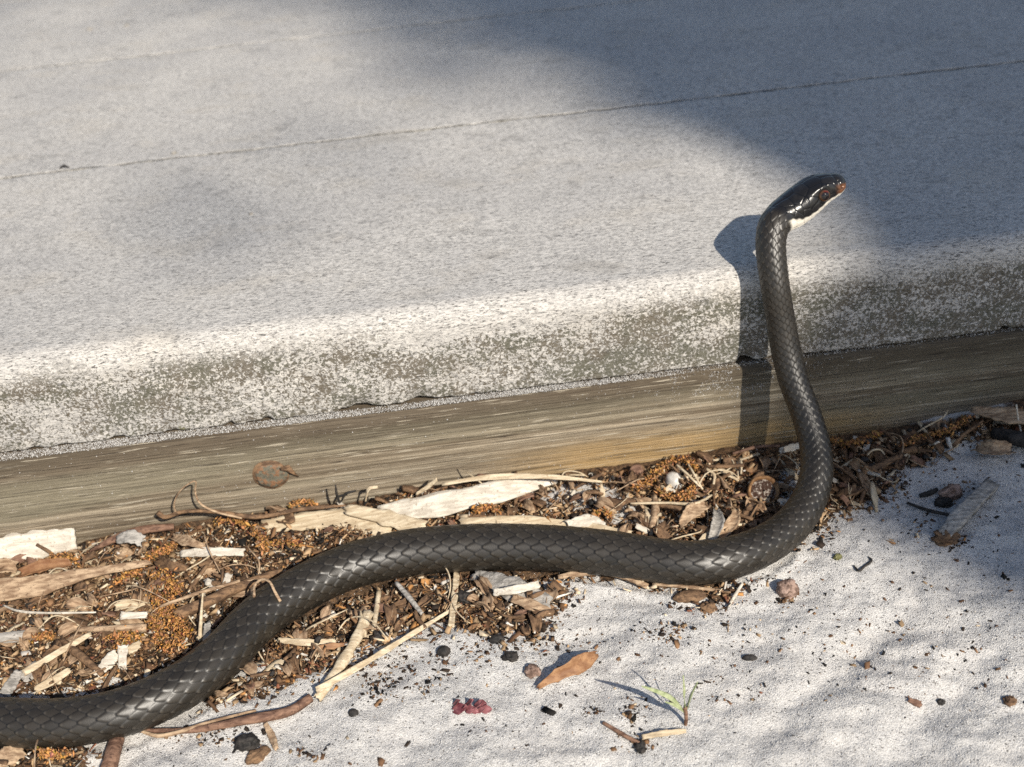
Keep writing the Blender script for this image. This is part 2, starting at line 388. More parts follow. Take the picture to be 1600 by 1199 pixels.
rw = Rr*np.interp(h, [0, .2, .45, .7, .9, 1], [1, 1.06, 1.12, 1.06, 1.10, 1]); rt = Rr*np.interp(h, [0, .2, .45, .7, 1], [1, 1, .97, .98, .95]); rb = Rr*np.interp(h, [0, .05, .4, .8, 1], [.93, .93, .84, .8, .8])
rt[hs < -.01] *= 1.0
# snout closes as a rounded tip
tip = np.sqrt(np.clip(1-((s_list-(TOT-.0042))/.0042).clip(0, 1)**2, 0, 1))
base_r = np.where(s_list > TOT-.0042, np.interp(TOT-.0042, s_list, Rr)*tip, Rr)
k_ = np.where(Rr > 0, base_r/np.maximum(Rr, 1e-6), 1); rw *= k_; rt *= k_; rb *= k_
ct = np.cos(TT); st = np.sin(TT)
e = np.interp(h, [0, .3, .8, 1], [1, .82, .8, 1])[:, None]
ctt = np.sign(ct)*np.abs(ct)**e; stt = np.sign(st)*np.abs(st)**e
rad_n = np.where(ct > 0, rt[:, None], rb[:, None])
# scale relief
Lsc = np.clip(np.interp(Rr, [.0048, .0075], [.54, .70])*Rr, .0014, .0058); phi = np.concatenate([[0], np.cumsum(np.diff(s_list)/(.5*(Lsc[1:]+Lsc[:-1])))])
PH = np.repeat(phi[:, None], MA, 1); DTH = math.radians(15.4); J = TT/DTH+8
best = np.full(PH.shape, -9.); hgt = np.zeros(PH.shape); idn = np.zeros(PH.shape); edge = np.zeros(PH.shape)
for dj in (-1, 0, 1, 2):
    j = np.floor(J)+dj; dx = J-j; ok = (j >= 0) & (j <= 16)
    off = .5*(j % 2); kc = np.floor(PH-off)
    for dkk in (0, 1, 2):
        c = kc+dkk+off; p = c-PH                                          # p grows toward the tail end of that scale
        q = np.clip(p/.80, 0, 1)
        hw = np.where(p > 0, .97*np.clip(1-q**1.75, 0, 1)**.80, .97)
        inside = ok & (np.abs(dx) < hw) & (p < .80) & (p > -.6)
        take = inside & (p > best)
        best = np.where(take, p, best)
        ed = np.clip((hw-np.abs(dx))/.30, 0, 1)*np.clip((.80-p)/.10, 0, 1)
        hgt = np.where(take, (.30+.70*np.clip((p+.2)/1.0, 0, 1))*(1-.25*dx**2)*(.45+.55*ed), hgt)
        edge = np.where(take, ed, edge)
        idn = np.where(take, np.mod(np.sin(j*12.9898+c*78.233)*43758.5453, 1), idn)
ven = np.abs(TT) > DTH*8.6
vp = np.mod(PH+.15*np.cos(TT), 1); hgt = np.where(ven, .35+.5*(1-vp), hgt); idn = np.where(ven, np.mod(np.sin(np.floor(PH)*7.7)*999, 1), idn); edge = np.where(ven, np.clip(vp/.12, 0, 1), edge)
amp = np.clip(Rr*np.interp(Rr, [.0048, .0075], [.078, .052]), .00005, .00042)[:, None]
# head plates: voronoi of hand placed sites (along mm, around mm)
rH = .0052
sites = [(.985, 0), (.90, 17), (.90, -17), (.81, 20), (.81, -20), (.62, 0), (.52, 0), (.60, 38), (.60, -38), (.36, 24), (.36, -24), (.20, 14), (.20, -14)]
for sg in (1, -1):
    sites += [(.30, 62*sg), (.16, 55*sg), (.06, 40*sg), (.10, 74*sg), (.24, 82*sg), (.42, 66*sg), (.40, 84*sg), (.49, 72*sg), (.50, 92*sg), (.78, 60*sg), (.86, 52*sg), (.93, 48*sg), (.70, 62*sg), (.66, 96*sg)]
    sites += [(x, 112*sg) for x in (.12, .24, .36, .47, .57, .67, .77, .87)]+[(x, 140*sg) for x in (.1, .26, .42, .56, .7, .84)]
sites += [(.3, 180), (.3, -180), (.6, 180), (.6, -180), (.92, 180), (.92, -180)]
sa = np.array(sites); hi = np.where(hs > -.004)[0]; i0 = hi[0]
ux = (hs[i0:, None]/HL)*HL+0*TT[i0:]; uy = TT[i0:]*rH
d1 = np.full(ux.shape, 9.); d2 = d1.copy(); idh = np.zeros(ux.shape)
for k, (a, b) in enumerate(sa):
    d = np.hypot((ux-a*HL)*.9, uy-math.radians(b)*rH)
    nw = d < d1; d2 = np.where(nw, d1, np.minimum(d2, d)); d1 = np.where(nw, d, d1); idh = np.where(nw, np.mod(k*.618, 1), idh)
groove = np.clip((d2-d1)/.00045, 0, 1)
hm = np.zeros(PH.shape); hm[i0:] = smooth(.0, .003, hs[i0:])[:, None]*1.0
plate = np.zeros(PH.shape); plate[i0:] = groove
disp = amp*(hgt-.4)*(1-hm)+hm*(plate-1)*.00016
hj = np.abs(TT)-math.radians(124)
disp -= hm*smooth(.1, .2, H2)*.00030*np.exp(-(hj/.06)**2)                # mouth line
brow = hm*np.exp(-((H2-.66)/.13)**2)*np.exp(-((np.abs(TT)-math.radians(42))/.20)**2)*.00055
sock = hm*np.exp(-((H2-.66)/.085)**2)*np.exp(-((np.abs(TT)-math.radians(74))/.26)**2)*.0006
nos = hm*np.exp(-((H2-.92)/.025)**2)*np.exp(-((np.abs(TT)-math.radians(70))/.16)**2)*.0008
disp += brow-sock-nos
off = Nd[:, None, :]*(ctt*rad_n)[..., None]+Bd[:, None, :]*(stt*rw[:, None])[..., None]
dirn = off/np.maximum(np.linalg.norm(off, axis=-1, keepdims=True), 1e-9)
V = Pc[:, None, :]+off+dirn*disp[..., None]
# colour
black = np.array([.0170, .0142, .0108]); brown = np.array([.025, .0205, .0152])
col = black+(brown-black)*(.25+.75*idn[..., None])
col = col*(0.9+.2*idn[..., None])*(.22+.78*smooth(.05, .75, edge))[..., None]
rim = (smooth(.50, .66, best)*smooth(.35, .9, edge))[..., None]*(~ven)[..., None]; col = col*(1-rim*.6)+np.array([.085, .073, .058])*rim*.55  # pale keratin tips, with their glint painted into the colour
col = np.where(ven[..., None], np.array([.032, .028, .021])*(0.8+.4*idn[..., None]), col)
lip = (hm*smooth(math.radians(99), math.radians(106), np.abs(TT)+.025*np.sin(H2*60)+.30*smooth(.55, .05, H2)-.02*smooth(.6, .95, H2)))[..., None]
chin = (smooth(.0, .003, hs)[:, None]*smooth(math.radians(118), math.radians(125), np.abs(TT)))[..., None]
hcol = np.array([.011, .010, .0095])*(0.8+.4*np.vstack([np.zeros((i0, MA)), idh])[..., None])+0*col
snout = (hm*smooth(.80, .92, H2)*smooth(math.radians(48), math.radians(64), np.abs(TT)+.45*smooth(.965, 1, H2)))[..., None]*(.55+.45*vnoise(H2*40, TT*5, 3))[..., None]
hcol = hcol*(1-snout)+np.array([.17, .07, .03])*snout
wht = np.maximum(lip, chin*hm[..., None]); hcol = hcol*(1-wht)+np.array([.66, .61, .52])*wht
hcol *= (1-(.65*(1-np.clip(plate, 0, 1)))[..., None]*(1-.75*wht))
hcol *= (1-.75*hm*smooth(.1, .2, H2)*np.exp(-(hj/.035)**2))[..., None]
col = col*(1-hm[..., None])+hcol*hm[..., None]
Fb = grid_faces(len(s_list), MA, True)
n0 = len(s_list)*MA
Vall = np.vstack([V.reshape(-1, 3), Pc[-1:]+T[-1:]*.0001, Pc[:1]])
tri = [[(len(s_list)-1)*MA+j, (len(s_list)-1)*MA+(j+1) % MA, n0] for j in range(MA)]+[[(j+1) % MA, j, n0+1] for j in range(MA)]
me = bpy.data.meshes.new('snake')
allf = np.concatenate([Fb.ravel(), np.array(tri).ravel()]).astype(np.int32)
starts = np.concatenate([np.arange(len(Fb))*4, len(Fb)*4+np.arange(len(tri))*3]).astype(np.int32)
me.vertices.add(len(Vall)); me.vertices.foreach_set('co', Vall.astype(np.float32).ravel())
me.loops.add(len(allf)); me.loops.foreach_set('vertex_index', allf); me.polygons.add(len(starts)); me.polygons.foreach_set('loop_start', starts)
me.update(calc_edges=True); me.polygons.foreach_set('use_smooth', np.ones(len(starts), bool))
color_attr(me, np.vstack([col.reshape(-1, 3), [[.05, .03, .02], [.03, .03, .03]]]))
float_attr(me, np.concatenate([hm.ravel(), [1, 0]]), 'head')
t = NT('snake_scales'); c = t.attr('Col'); hd = t.attr('head', 'Fac')
dust = t.noise(260, 4, .6); c2 = t.mix(t.ramp(dust, .52, .75, 0, .05), c, (.16, .145, .125))
nb = t.bump(t.noise(3500, 2), .12, .0002)
M_snake = t.done(c2, t.ramp(hd, 0, 1, .40, .25), .5, nb)
snake = obj('snake', me, M_snake, label='glossy black snake with white chin raising its head beside the boards', cat='snake')
# eyes
M_eye = NT('snake_eye'); et = M_eye.attr('Col'); M_eye = M_eye.done(et, .06, .6)
ie = int(np.argmin(np.abs(h-.66)+(hs < 0)*9))
for sg in (1, -1):
    a = math.radians(72)*sg; d_ = Nd[ie]*math.cos(a)+Bd[ie]*math.sin(a)
    c0 = Pc[ie]+Nd[ie]*math.cos(a)*rt[ie]+Bd[ie]*math.sin(a)*rw[ie]-d_*.0010
    n1, n2 = 18, 28; Ve = []; Ce = []
    for i in range(n1):
        u = math.pi*i/(n1-1)
        for j in range(n2):
            b = 2*math.pi*j/n2; loc = d_*math.cos(u)+(T[ie]*math.cos(b)+np.cross(d_, T[ie])*math.sin(b))*math.sin(u)
            Ve.append(c0+loc*.0024)
            ang = math.degrees(u); upf = loc@(Nd[ie]*.8+T[ie]*.5)
            Ce.append((.008, .006, .006) if ang < 38 else ((.11, .016, .009) if upf > .70 and ang < 52 else ((.07, .035, .018) if ang < 60 else (.008, .006, .006))))
    em = mesh('eye', np.array(Ve), grid_faces(n1, n2, True), True); color_attr(em, np.array(Ce)); obj('eye', em, M_eye, snake)
# ------------------------------------------------------------------ grime packed in the board joints
_t = NT('joint_grime'); _x = _t.xyz()[0]; _n = _t.noise(420, 4, .65)
M_soil = _t.done(_t.mix(_t.ramp(_t.math('ADD', _x, _t.math('MULTIPLY', _n, .1)), .06, .16), _t.mix(_t.ramp(_n, .36, .6), (.06, .053, .042), (.36, .335, .29)), _t.mix(_n, (.02, .018, .016), (.09, .08, .07))), .9, .1, _t.bump(_n, .8, .0006))  # pale packed sand on the left; joint shade coloured in on the right
for k in range(1, 6):
    y0 = k*(BW+GAP)-GAP
    xs_ = axis(-.3, .4, .004, 1.35); zt = TOP-.0004-.0002*smooth(-.02, .10, xs_)+.0012*fbm(xs_*9, xs_*0+y0*18, 3, 31)+.0012*fbm(xs_*120, xs_*0+k, 3, 7)
    V = np.stack([np.stack([xs_, xs_*0+y0-.0002+d_, z_], -1) for d_, z_ in ((0, TOP-.006+0*xs_), (0, zt), (GAP+.0004, zt), (GAP+.0004, TOP-.006+0*xs_))], 1)
    obj('joint_grime', mesh('joint_grime', V.reshape(-1, 3), grid_faces(len(xs_), 4)), M_soil, deck)

# ------------------------------------------------------------------ shapes for the litter
def shift(name, V, F, mat, sm=True, **kw):
    V = np.asarray(V, float); c = np.array([V[:, 0].mean(), V[:, 1].mean(), V[:, 2].min()])
    o = obj(name, mesh(name, V-c, F, sm), mat, **kw); o.location = c; return o
def resample(P, n):
    P = np.asarray(P, float)
    if len(P) > 2: P = catmull(P, 8)
    d = np.concatenate([[0], np.cumsum(np.linalg.norm(np.diff(P[:, :3], axis=0), axis=1))]); s = np.linspace(0, d[-1], n)
    return np.stack([np.interp(s, d, P[:, i]) for i in range(P.shape[1])], -1), s/d[-1]
sd = [100]
def ribbon_mesh(P, width, thick=.0006, roll=20, curl=0., jag=.15, rough=.0004, nl=22, nc=7):
    sd[0] += 1; seed = sd[0]
    P, u = resample(P, nl); w_ = np.interp(u, np.linspace(0, 1, len(width)), width)*.001
    T_ = np.gradient(P, axis=0); T_ /= np.linalg.norm(T_, axis=1)[:, None]
    side = np.cross(T_, [0, 0, 1.]); side /= np.linalg.norm(side, axis=1)[:, None]+1e-9; up = np.cross(side, T_)
    if np.mean(side[:, 1]) > 0: side = -side; 
    a = math.radians(roll); sv = side*math.cos(a)-np.array([0, 0, 1.])*math.sin(a); nv = np.cross(T_, sv); nv *= np.sign(nv[:, 2:3]+1e-9)
    v = np.linspace(-1, 1, nc)
    Vt = P[:, None]+sv[:, None]*(v[None, :, None]*w_[:, None, None]/2)
    Vt = Vt+nv[:, None]*(curl*.001*(v[None, :, None]**2-.4)+0)
    jj = (vnoise(v*3+seed, v*0+seed, seed)-.5)
    Vt[0] += T_[0]*(jj*2*jag*w_.max())[:, None]; Vt[-1] += T_[-1]*(jj[::-1]*2*jag*w_.max())[:, None]
    uu = np.repeat(u[:, None], nc, 1); vv = np.repeat(v[None], nl, 0)
    Vt += nv[:, None]*(rough*2*fbm(uu*5+seed, vv*2.5, 3, seed))[..., None]
    ej = (1+.18*(vnoise(u*14+seed, u*0, seed)-.5)*2)
    Vt[:, 0] += sv*(-(ej-1)*w_/2)[:, None]; Vt[:, -1] += sv*((ej-1)*w_/2)[:, None]
    Vb = Vt-nv[:, None]*thick
    V = np.vstack([Vt.reshape(-1, 3), Vb.reshape(-1, 3)]); F = grid_faces(nl, nc); n = nl*nc
    rim = [i*nc for i in range(nl)]+[(nl-1)*nc+j for j in range(1, nc)]+[i*nc+nc-1 for i in range(nl-2, -1, -1)]+[j for j in range(nc-2, 0, -1)]
    rim = np.array(rim); r2 = np.roll(rim, -1)
    F = np.vstack([F, F[:, ::-1]+n, np.stack([rim, r2, r2+n, rim+n], -1)])
    return V, F
def tube_mesh(P, rad, ns=8, nl=None, knob=.12):
    sd[0] += 1; seed = sd[0]; nl = nl or max(10, 5*len(P))
    P, u = resample(P, nl); r = np.interp(u, np.linspace(0, 1, len(rad)), rad)*.001
    T_ = np.gradient(P, axis=0); T_ /= np.linalg.norm(T_, axis=1)[:, None]
    ref = np.array([.13, .2, .97]); A = np.cross(T_, ref); A /= np.linalg.norm(A, axis=1)[:, None]; B = np.cross(T_, A)
    a = np.arange(ns)*2*math.pi/ns
    k = 1+knob*2*(vnoise(u[:, None]*9+seed, a[None]*1.2+0*u[:, None], seed)-.5)
    V = P[:, None]+(A[:, None]*np.cos(a)[None, :, None]+B[:, None]*np.sin(a)[None, :, None])*(r[:, None]*k)[..., None]
    F = grid_faces(nl, ns, True).tolist()+[list(range(ns))[::-1], list(range((nl-1)*ns, nl*ns))]
    return V.reshape(-1, 3), F
def lump_mesh(c, r, rot=0, amp=.25, freq=2.2, n1=14, n2=20):
    sd[0] += 1; seed = sd[0]; r = np.array(r)*.001
    u = np.linspace(0, math.pi, n1)[:, None]; b = (np.arange(n2)*2*math.pi/n2)[None]
    D = np.stack([np.sin(u)*np.cos(b), np.sin(u)*np.sin(b), np.cos(u)+0*b], -1)
    k = 1+amp*2*(fbm(D[..., 0]*freq+seed, D[..., 1]*freq+D[..., 2]*1.7*freq, 3, seed)+fbm(D[..., 2]*freq*1.3, D[..., 0]*freq+seed, 2, seed+3))
    L = D*k[..., None]*r; ca, sa_ = math.cos(rot), math.sin(rot)
    V = np.stack([L[..., 0]*ca-L[..., 1]*sa_, L[..., 0]*sa_+L[..., 1]*ca, L[..., 2]], -1)+c
    return V.reshape(-1, 3), grid_faces(n1, n2, True)[:, ::-1].copy()
def g3(pts): return np.array([at_g(a, b, c*.001) for a, b, c in pts])
# ---- litter materials
M_pale = mat_plain('pale_dry_wood', (.40, .31, .20), (.62, .52, .37), (90, 700, 700), .75, .3, .5, dark=(.30, .22, .14))
M_white = mat_plain('bleached_wood', (.44, .39, .32), (.66, .61, .52), (110, 600, 600), .75, .25, .7, dark=(.27, .21, .15))
M_tan = mat_plain('tan_bark', (.20, .125, .075), (.47, .34, .22), (160, 700, 700), .8, .25, .8, dark=(.10, .06, .035))
M_brown = mat_plain('brown_bark', (.085, .050, .030), (.24, .145, .08), (250, 600, 600), .8, .25, .9, dark=(.03, .02, .014))
M_red = mat_plain('red_brown_bark', (.10, .052, .034), (.25, .145, .095), (200, 600, 600), .75, .3, .8, dark=(.05, .025, .018))
M_orange = mat_plain('orange_dry_leaf', (.19, .09, .042), (.34, .19, .095), (150, 400, 400), .65, .35, .6, dark=(.18, .07, .03))
M_dark = mat_plain('charred_wood', (.012, .011, .010), (.045, .038, .033), (400, 400, 400), .7, .35, .9)
M_grey = mat_plain('weathered_grey_wood', (.20, .185, .165), (.42, .39, .35), (120, 800, 800), .8, .2, .8, dark=(.09, .08, .07))
M_orange_dull = mat_plain('brown_nut_shell', (.15, .075, .03), (.32, .18, .08), (300, 300, 300), .7, .3, .6, dark=(.06, .03, .02))
M_stone = mat_plain('white_pebble', (.50, .47, .42), (.66, .64, .60), (200, 200, 200), .35, .5, .2)
M_rock = mat_plain('rough_brown_pebble', (.12, .075, .055), (.36, .25, .20), (400, 400, 400), .8, .25, 1., dark=(.05, .03, .02))
M_green = mat_plain('green_blade', (.22, .26, .12), (.38, .41, .24), (200, 200, 900), .5, .4, .2)
M_moss = mat_plain('yellow_green_moss', (.09, .09, .035), (.20, .19, .09), (900, 900, 900), .8, .2, .6)
M_pink = mat_plain('pink_succulent_leaf', (.10, .022, .028), (.28, .11, .115), (300, 300, 300), .45, .4, .2)

def ribbon(name, pts, width, mat, label, cat, group=None, y=None, **kw):
    P = g3(pts) if y is None else np.array([at_y(a, b, y+c*.001) for a, b, c in pts])
    V, F = ribbon_mesh(P, width, **kw); return shift(name, V, F, mat, True, label=label, cat=cat, group=group)
def stick(name, pts, rad, mat, label, cat='stick', group=None, y=None, **kw):
    P = g3(pts) if y is None else np.array([at_y(a, b, y+c*.001) for a, b, c in pts])
    V, F = tube_mesh(P, rad, **kw); return shift(name, V, F, mat, True, label=label, cat=cat, group=group)
def lump(name, px, py, r, mat, label, cat, group=None, rot=0., sink=.35, **kw):
    P = at_g(px, py, r[2]*.0006); V, F = lump_mesh(P, r, rot, **{**dict(n1=22, n2=30, amp=.34, freq=2.8), **kw}); V[:, 2] -= sink*.0009*r[2]
    return shift(name, V, F, mat, True, label=label, cat=cat, group=group)

# ------------------------------------------------------------------ single pieces traced one by one
ribbon('wood_strip', [(590, 803, 4), (690, 787, 5.5), (790, 765, 6), (872, 751, 4)], (7, 9.5, 8.5, 1.5), M_white, 'broad pale bleached wood strip lying between beam and snake', 'wood strip', roll=32, thick=.0012)
ribbon('wood_strip', [(540, 795, 7), (600, 808, 6.5), (660, 826, 5)], (3.5, 6, 6), M_pale, 'tan wood strip tucked under the end of the broad pale strip', 'wood strip', roll=25, thick=.001)
ribbon('wood_strip', [(412, 822, 2.5), (520, 811, 4), (612, 826, 3)], (5, 9, 7), M_pale, 'wide cream wood flake behind the bend of the snake', 'wood strip', roll=22, thick=.0008)
ribbon('reed', [(690, 757, 8), (760, 746, 10), (860, 745, 10), (940, 753, 6)], (1.2, 2, 1.9, .9), M_pale, 'long yellowish reed along the foot of the beam', 'reed', roll=30)
ribbon('wood_strip', [(718, 817, 4), (800, 816, 4), (900, 822, 4), (985, 834, 3)], (3, 5, 4.5, 2), M_pale, 'pale wood strip pressed along the back of the snake', 'wood strip', roll=30, thick=.0008)
ribbon('wood_strip', [(885, 820, 5), (925, 813, 5), (945, 822, 4)], (3, 4.5, 2), M_white, 'short white wood flake on the strip behind the snake', 'wood chip', roll=35)
ribbon('wood_strip', [(-40, 868, 6), (50, 853, 7), (117, 842, 6)], (10, 10.5, 9), M_white, 'whitish wood slab leaning on the beam beside an orange tuft', 'wood strip', roll=55, thick=.0015, jag=.05)
ribbon('bark_strip', [(-50, 925, 7), (60, 915, 7), (130, 897, 7.5), (230, 880, 8)], (8.5, 9, 4, 2), M_tan, 'long tan bark strip tapering under the orange catkins', 'bark', roll=38, thick=.0014)
ribbon('dry_leaf', [(30, 897, 6), (70, 884, 7), (110, 880, 6)], (3, 5, 2.5), M_orange, 'orange curled leaf behind the long bark strip', 'leaf', roll=30, curl=1.5)
ribbon('bark_strip', [(-20, 893, 5), (8, 885, 6), (25, 888, 5)], (6, 6, 4), M_tan, 'small tan bark roll in front of the white slab', 'bark', roll=30, curl=2.5)
stick('stick', [(140, 862, 3), (180, 842, 6), (225, 828, 7), (272, 823, 6)], (.5, 1.6, 1.9, 1.3), M_red, 'red brown stick against the beam near the curled tendril')
ribbon('leaf_fragment', [(183, 842, 9), (205, 838, 11), (224, 846, 9)], (3.5, 5.5, 4), M_grey, 'pale grey leaf scrap on the red brown stick', 'leaf', roll=40)
lump('bark_chunk', 194, 864, (3.2, 2.5, 2.4), M_tan, 'blocky tan bark chunk beneath the grey leaf scrap', 'bark')
ribbon('wood_chip', [(282, 865, 5), (330, 862, 6), (382, 863, 5)], (2.5, 3.4, 2.6), M_white, 'straight white splinter above the brown pebble', 'splinter', roll=35)
lump('pebble', 327, 890, (4.4, 3.0, 2.6), M_tan, 'smooth brown oval pebble in the litter', 'pebble', rot=.4, amp=.1)
ribbon('wood_chip', [(321, 908, 4), (343, 918, 4)], (2.6, 2.8), M_white, 'small white chip lying flat by the brown pebble', 'wood chip', roll=30, nl=8)
ribbon('wood_chip', [(350, 919, 4), (358, 896, 6)], (2.4, 2.6), M_white, 'small white chip standing by the brown pebble', 'wood chip', roll=10, nl=8)
ribbon('dry_leaf', [(268, 838, 6), (300, 848, 8), (330, 858, 6)], (2, 4, 1), M_tan, 'tan pointed leaf behind the straight white splinter', 'leaf', roll=30, curl=.8)
ribbon('dry_leaf', [(245, 873, 5), (262, 885, 6), (292, 890, 5)], (3, 4.5, 2), M_brown, 'brown cupped leaf below the tan pointed leaf', 'leaf', roll=20, curl=1.8)
stick('stick', [(-30, 1001, 3), (10, 997, 3.5), (52, 992, 3)], (2.0, 2.2, 1.7), M_grey, 'thick grey stick stub at the edge of the orange litter')
ribbon('reed', [(36, 1052, 4), (90, 1020, 5), (142, 990, 5)], (2.0, 2.2, 1.6), M_pale, 'straight tan reed leaning across the bark litter', 'reed', roll=35)
stick('strand', [(5, 946, 5), (30, 955, 6), (70, 958, 6.5), (150, 957, 5)], (.35, .45, .4, .3), M_white, 'thin white curved strand below the long bark strip', 'strand')
stick('stick', [(122, 984, 4), (180, 982, 5), (229, 981, 5)], (.9, 1.2, 1.4), M_tan, 'smooth brown stick lying below the orange catkins')
stick('stick', [(96, 1003, 3), (130, 1028, 4), (160, 1054, 4)], (1.5, 1.5, 1.0), M_brown, 'dark brown stick pointing at the twin white chips')
ribbon('wood_chip', [(150, 1054, 4), (168, 1036, 5), (182, 1018, 5)], (2.4, 4.2, 3), M_white, 'jagged white flake beside the upright white chip', 'wood chip', roll=30)
ribbon('wood_chip', [(191, 1044, 4), (192, 1008, 7)], (2.6, 3.2), M_white, 'upright white chip below the orange catkins', 'wood chip', roll=10, nl=10)
ribbon('wood_chip', [(198, 1018, 5), (219, 1006, 6)], (2.5, 3), M_pale, 'cream flake leaning on the upright white chip', 'wood chip', roll=25, nl=8)
ribbon('wood_chip', [(6, 1086, 3), (20, 1065, 4), (30, 1048, 4)], (3.5, 3.5, 2.5), M_grey, 'grey wood chip touching the back of the snake', 'wood chip', roll=25)
ribbon('splinter', [(55, 1078, 4), (85, 1062, 5), (110, 1046, 5)], (1.8, 2.6, 1.6), M_pale, 'frayed yellow splinter resting near the snake', 'splinter', roll=35)
ribbon('wood_chip', [(33, 1064, 2.5), (60, 1038, 3)], (4.5, 4), M_grey, 'flat grey chip under the straight tan reed', 'wood chip', roll=25, nl=10)
ribbon('wood_chip', [(188, 962, 6), (230, 961, 6)], (2.6, 2.4), M_white, 'white chip half under the orange catkins', 'wood chip', roll=35, nl=10)
ribbon('dry_leaf', [(180, 950, 5), (200, 944, 6), (215, 947, 5)], (2.5, 3, 2), M_pale, 'cream husk above the white chip in the catkins', 'husk', roll=30, curl=1)
stick('stalk', [(312, 1002, 3), (314, 965, 9), (317, 927, 15)], (.7, .55, .3), M_pale, 'thin pale stalk standing behind the snake', 'stalk')
ribbon('wood_chip', [(322, 1003, 4), (324, 972, 6)], (2.6, 2.2), M_grey, 'small grey chip beside the thin pale stalk', 'wood chip', roll=10, nl=10)
stick('branch', [(275, 962, 4), (330, 938, 6), (380, 915, 6), (440, 893, 4)], (2.4, 2.0, 1.8, 1.2), M_brown, 'brown branch running beneath the bend of the snake')
stick('stick', [(250, 948, 7), (300, 930, 8), (375, 908, 8)], (.5, .7, .5), M_tan, 'slim tan stick above the brown branch')
# in front of the snake
ribbon('reed', [(497, 1090, 2.5), (530, 1042, 3.5), (558, 995, 4), (578, 954, 5)], (2.8, 3.2, 3.4, 3.2), M_pale, 'broad cream reed pointing at the belly of the snake', 'reed', roll=25, curl=-.5, thick=.001)
ribbon('reed', [(494, 1079, 4.6), (560, 1042, 5), (640, 993, 3), (720, 944, 3)], (2.2, 1.8, 1.5, 1), M_pale, 'long thin reed crossing the broad cream reed', 'reed', roll=35)
stick('root', [(215, 1142, 1.5), (300, 1141, 1.5), (390, 1124, 1.5), (450, 1112, 1.8), (486, 1090, 1.8)], (.6, 1.0, 1.3, 1.6, 1.5), M_red, 'red brown root lying on the sand in front of the snake', 'root')
stick('root', [(215, 1140, 1.3), (250, 1150, 1.2), (330, 1128, 1.3), (400, 1110, 1)], (.5, .7, .6, .4), M_tan, 'thin tan rootlet beside the red brown root', 'root')
stick('stick', [(592, 925, 3), (588, 955, 3), (583, 986, 2.5)], (.9, .9, .7), M_pale, 'short pale stick between belly and charcoal')
stick('stick', [(619, 911, 4), (640, 935, 4), (660, 960, 3)], (.8, 1.0, .7), M_grey, 'short dark grey stick leaning in the bark crumbs')
ribbon('reed', [(714, 893, 3), (710, 935, 3), (705, 978, 2.5)], (2.0, 2.3, 2.1), M_pale, 'flat pale reed running out from under the belly', 'reed', roll=20)
lump('charcoal', 592, 995, (3.0, 2.6, 2.4), M_dark, 'black charcoal lump beside the broad cream reed', 'charcoal')
lump('charcoal', 500, 1016, (3.6, 2.0, 1.6), M_dark, 'flat black charcoal sliver under the yellow leaf blade', 'charcoal')
ribbon('dry_leaf', [(488, 1012, 3.5), (515, 1010, 4), (542, 1006, 3.5)], (1, 2, 1), M_orange, 'yellow brown leaf blade beside the broad cream reed', 'leaf', roll=40)
ribbon('wood_chip', [(434, 1000, 3), (480, 1004, 3.5), (525, 1002, 3)], (1.8, 2.2, 1.6), M_pale, 'long cream splinter with brown flecks near the belly', 'splinter', roll=35)
lump('seed', 693, 1016, (2.2, 1.9, 1.8), M_dark, 'round glossy black seed alone on the sand', 'seed', amp=.06)
lump('charcoal', 776, 998, (2.6, 1.8, 1.5), M_dark, 'smooth black pebble at the edge of the bark crumbs', 'pebble', amp=.1)
lump('pebble', 833, 1047, (2.4, 2.2, 1.9), M_rock, 'brown grain beside the folded orange leaf', 'pebble')
lump('charcoal', 797, 1025, (2.6, 1.8, 1.4), M_dark, 'ragged charcoal crumb between the black pebble and the folded leaf', 'charcoal', amp=.4)
ribbon('wood_strip', [(738, 897, 3), (790, 915, 5), (858, 944, 3.5)], (4, 8, 5), M_grey, 'grey brown bark flake under the white splinter', 'bark', roll=30, thick=.0012)
ribbon('wood_chip', [(770, 926, 7), (805, 921, 7), (842, 913, 6)], (2.2, 3.0, 2.4), M_white, 'thick white splinter on the grey brown flake', 'splinter', roll=35, thick=.0015)
ribbon('wood_chip', [(800, 934, 4), (830, 945, 4), (860, 955, 3)], (3, 4, 2), M_tan, 'pointed tan flake below the thick white splinter', 'wood chip', roll=30)
lump('bark_chunk', 727, 932, (3.8, 2.6, 2.2), M_dark, 'dark charred bark chunk beside the flat pale reed', 'bark', rot=-.4)
lump('bark_chunk', 762, 942, (3.4, 2.6, 2.2), M_brown, 'brown bark chunk next to the charred one', 'bark')
lump('bark_chunk', 797, 975, (2.8, 3.0, 2.2), M_brown, 'reddish bark lump at the edge of the sand', 'bark')
stick('stick', [(872, 902, 2), (930, 892, 3), (975, 900, 3), (1012, 917, 2)], (.8, 1.6, 1.5, 1), M_tan, 'bent brown twig pressed under the belly', 'twig')
ribbon('splinter', [(978, 886, 5), (995, 902, 4), (1014, 920, 2)], (1, 1.8, .6), M_pale, 'pale dagger shaped splinter crossing the bent brown twig', 'splinter', roll=20)
stick('stick', [(1020, 913, 2), (1080, 918, 2), (1142, 925, 1.5)], (.6, .7, .5), M_tan, 'thin tan twig along the underside of the snake', 'twig')
lump('bark_chunk', 1078, 930, (5.6, 2.6, 1.6), M_brown, 'flat brown bark piece in front of the snake', 'bark', amp=.12)
lump('bark_chunk', 1106, 948, (2.6, 2.2, 2.0), M_brown, 'crumbly dark lump at the tip of the thin tan twig', 'bark', amp=.4)
stick('stick', [(1160, 912, 2.5), (1150, 928, 2), (1138, 948, .8)], (.5, .6, .4), M_white, 'tiny white twig beside the crumbly dark lump', 'twig')
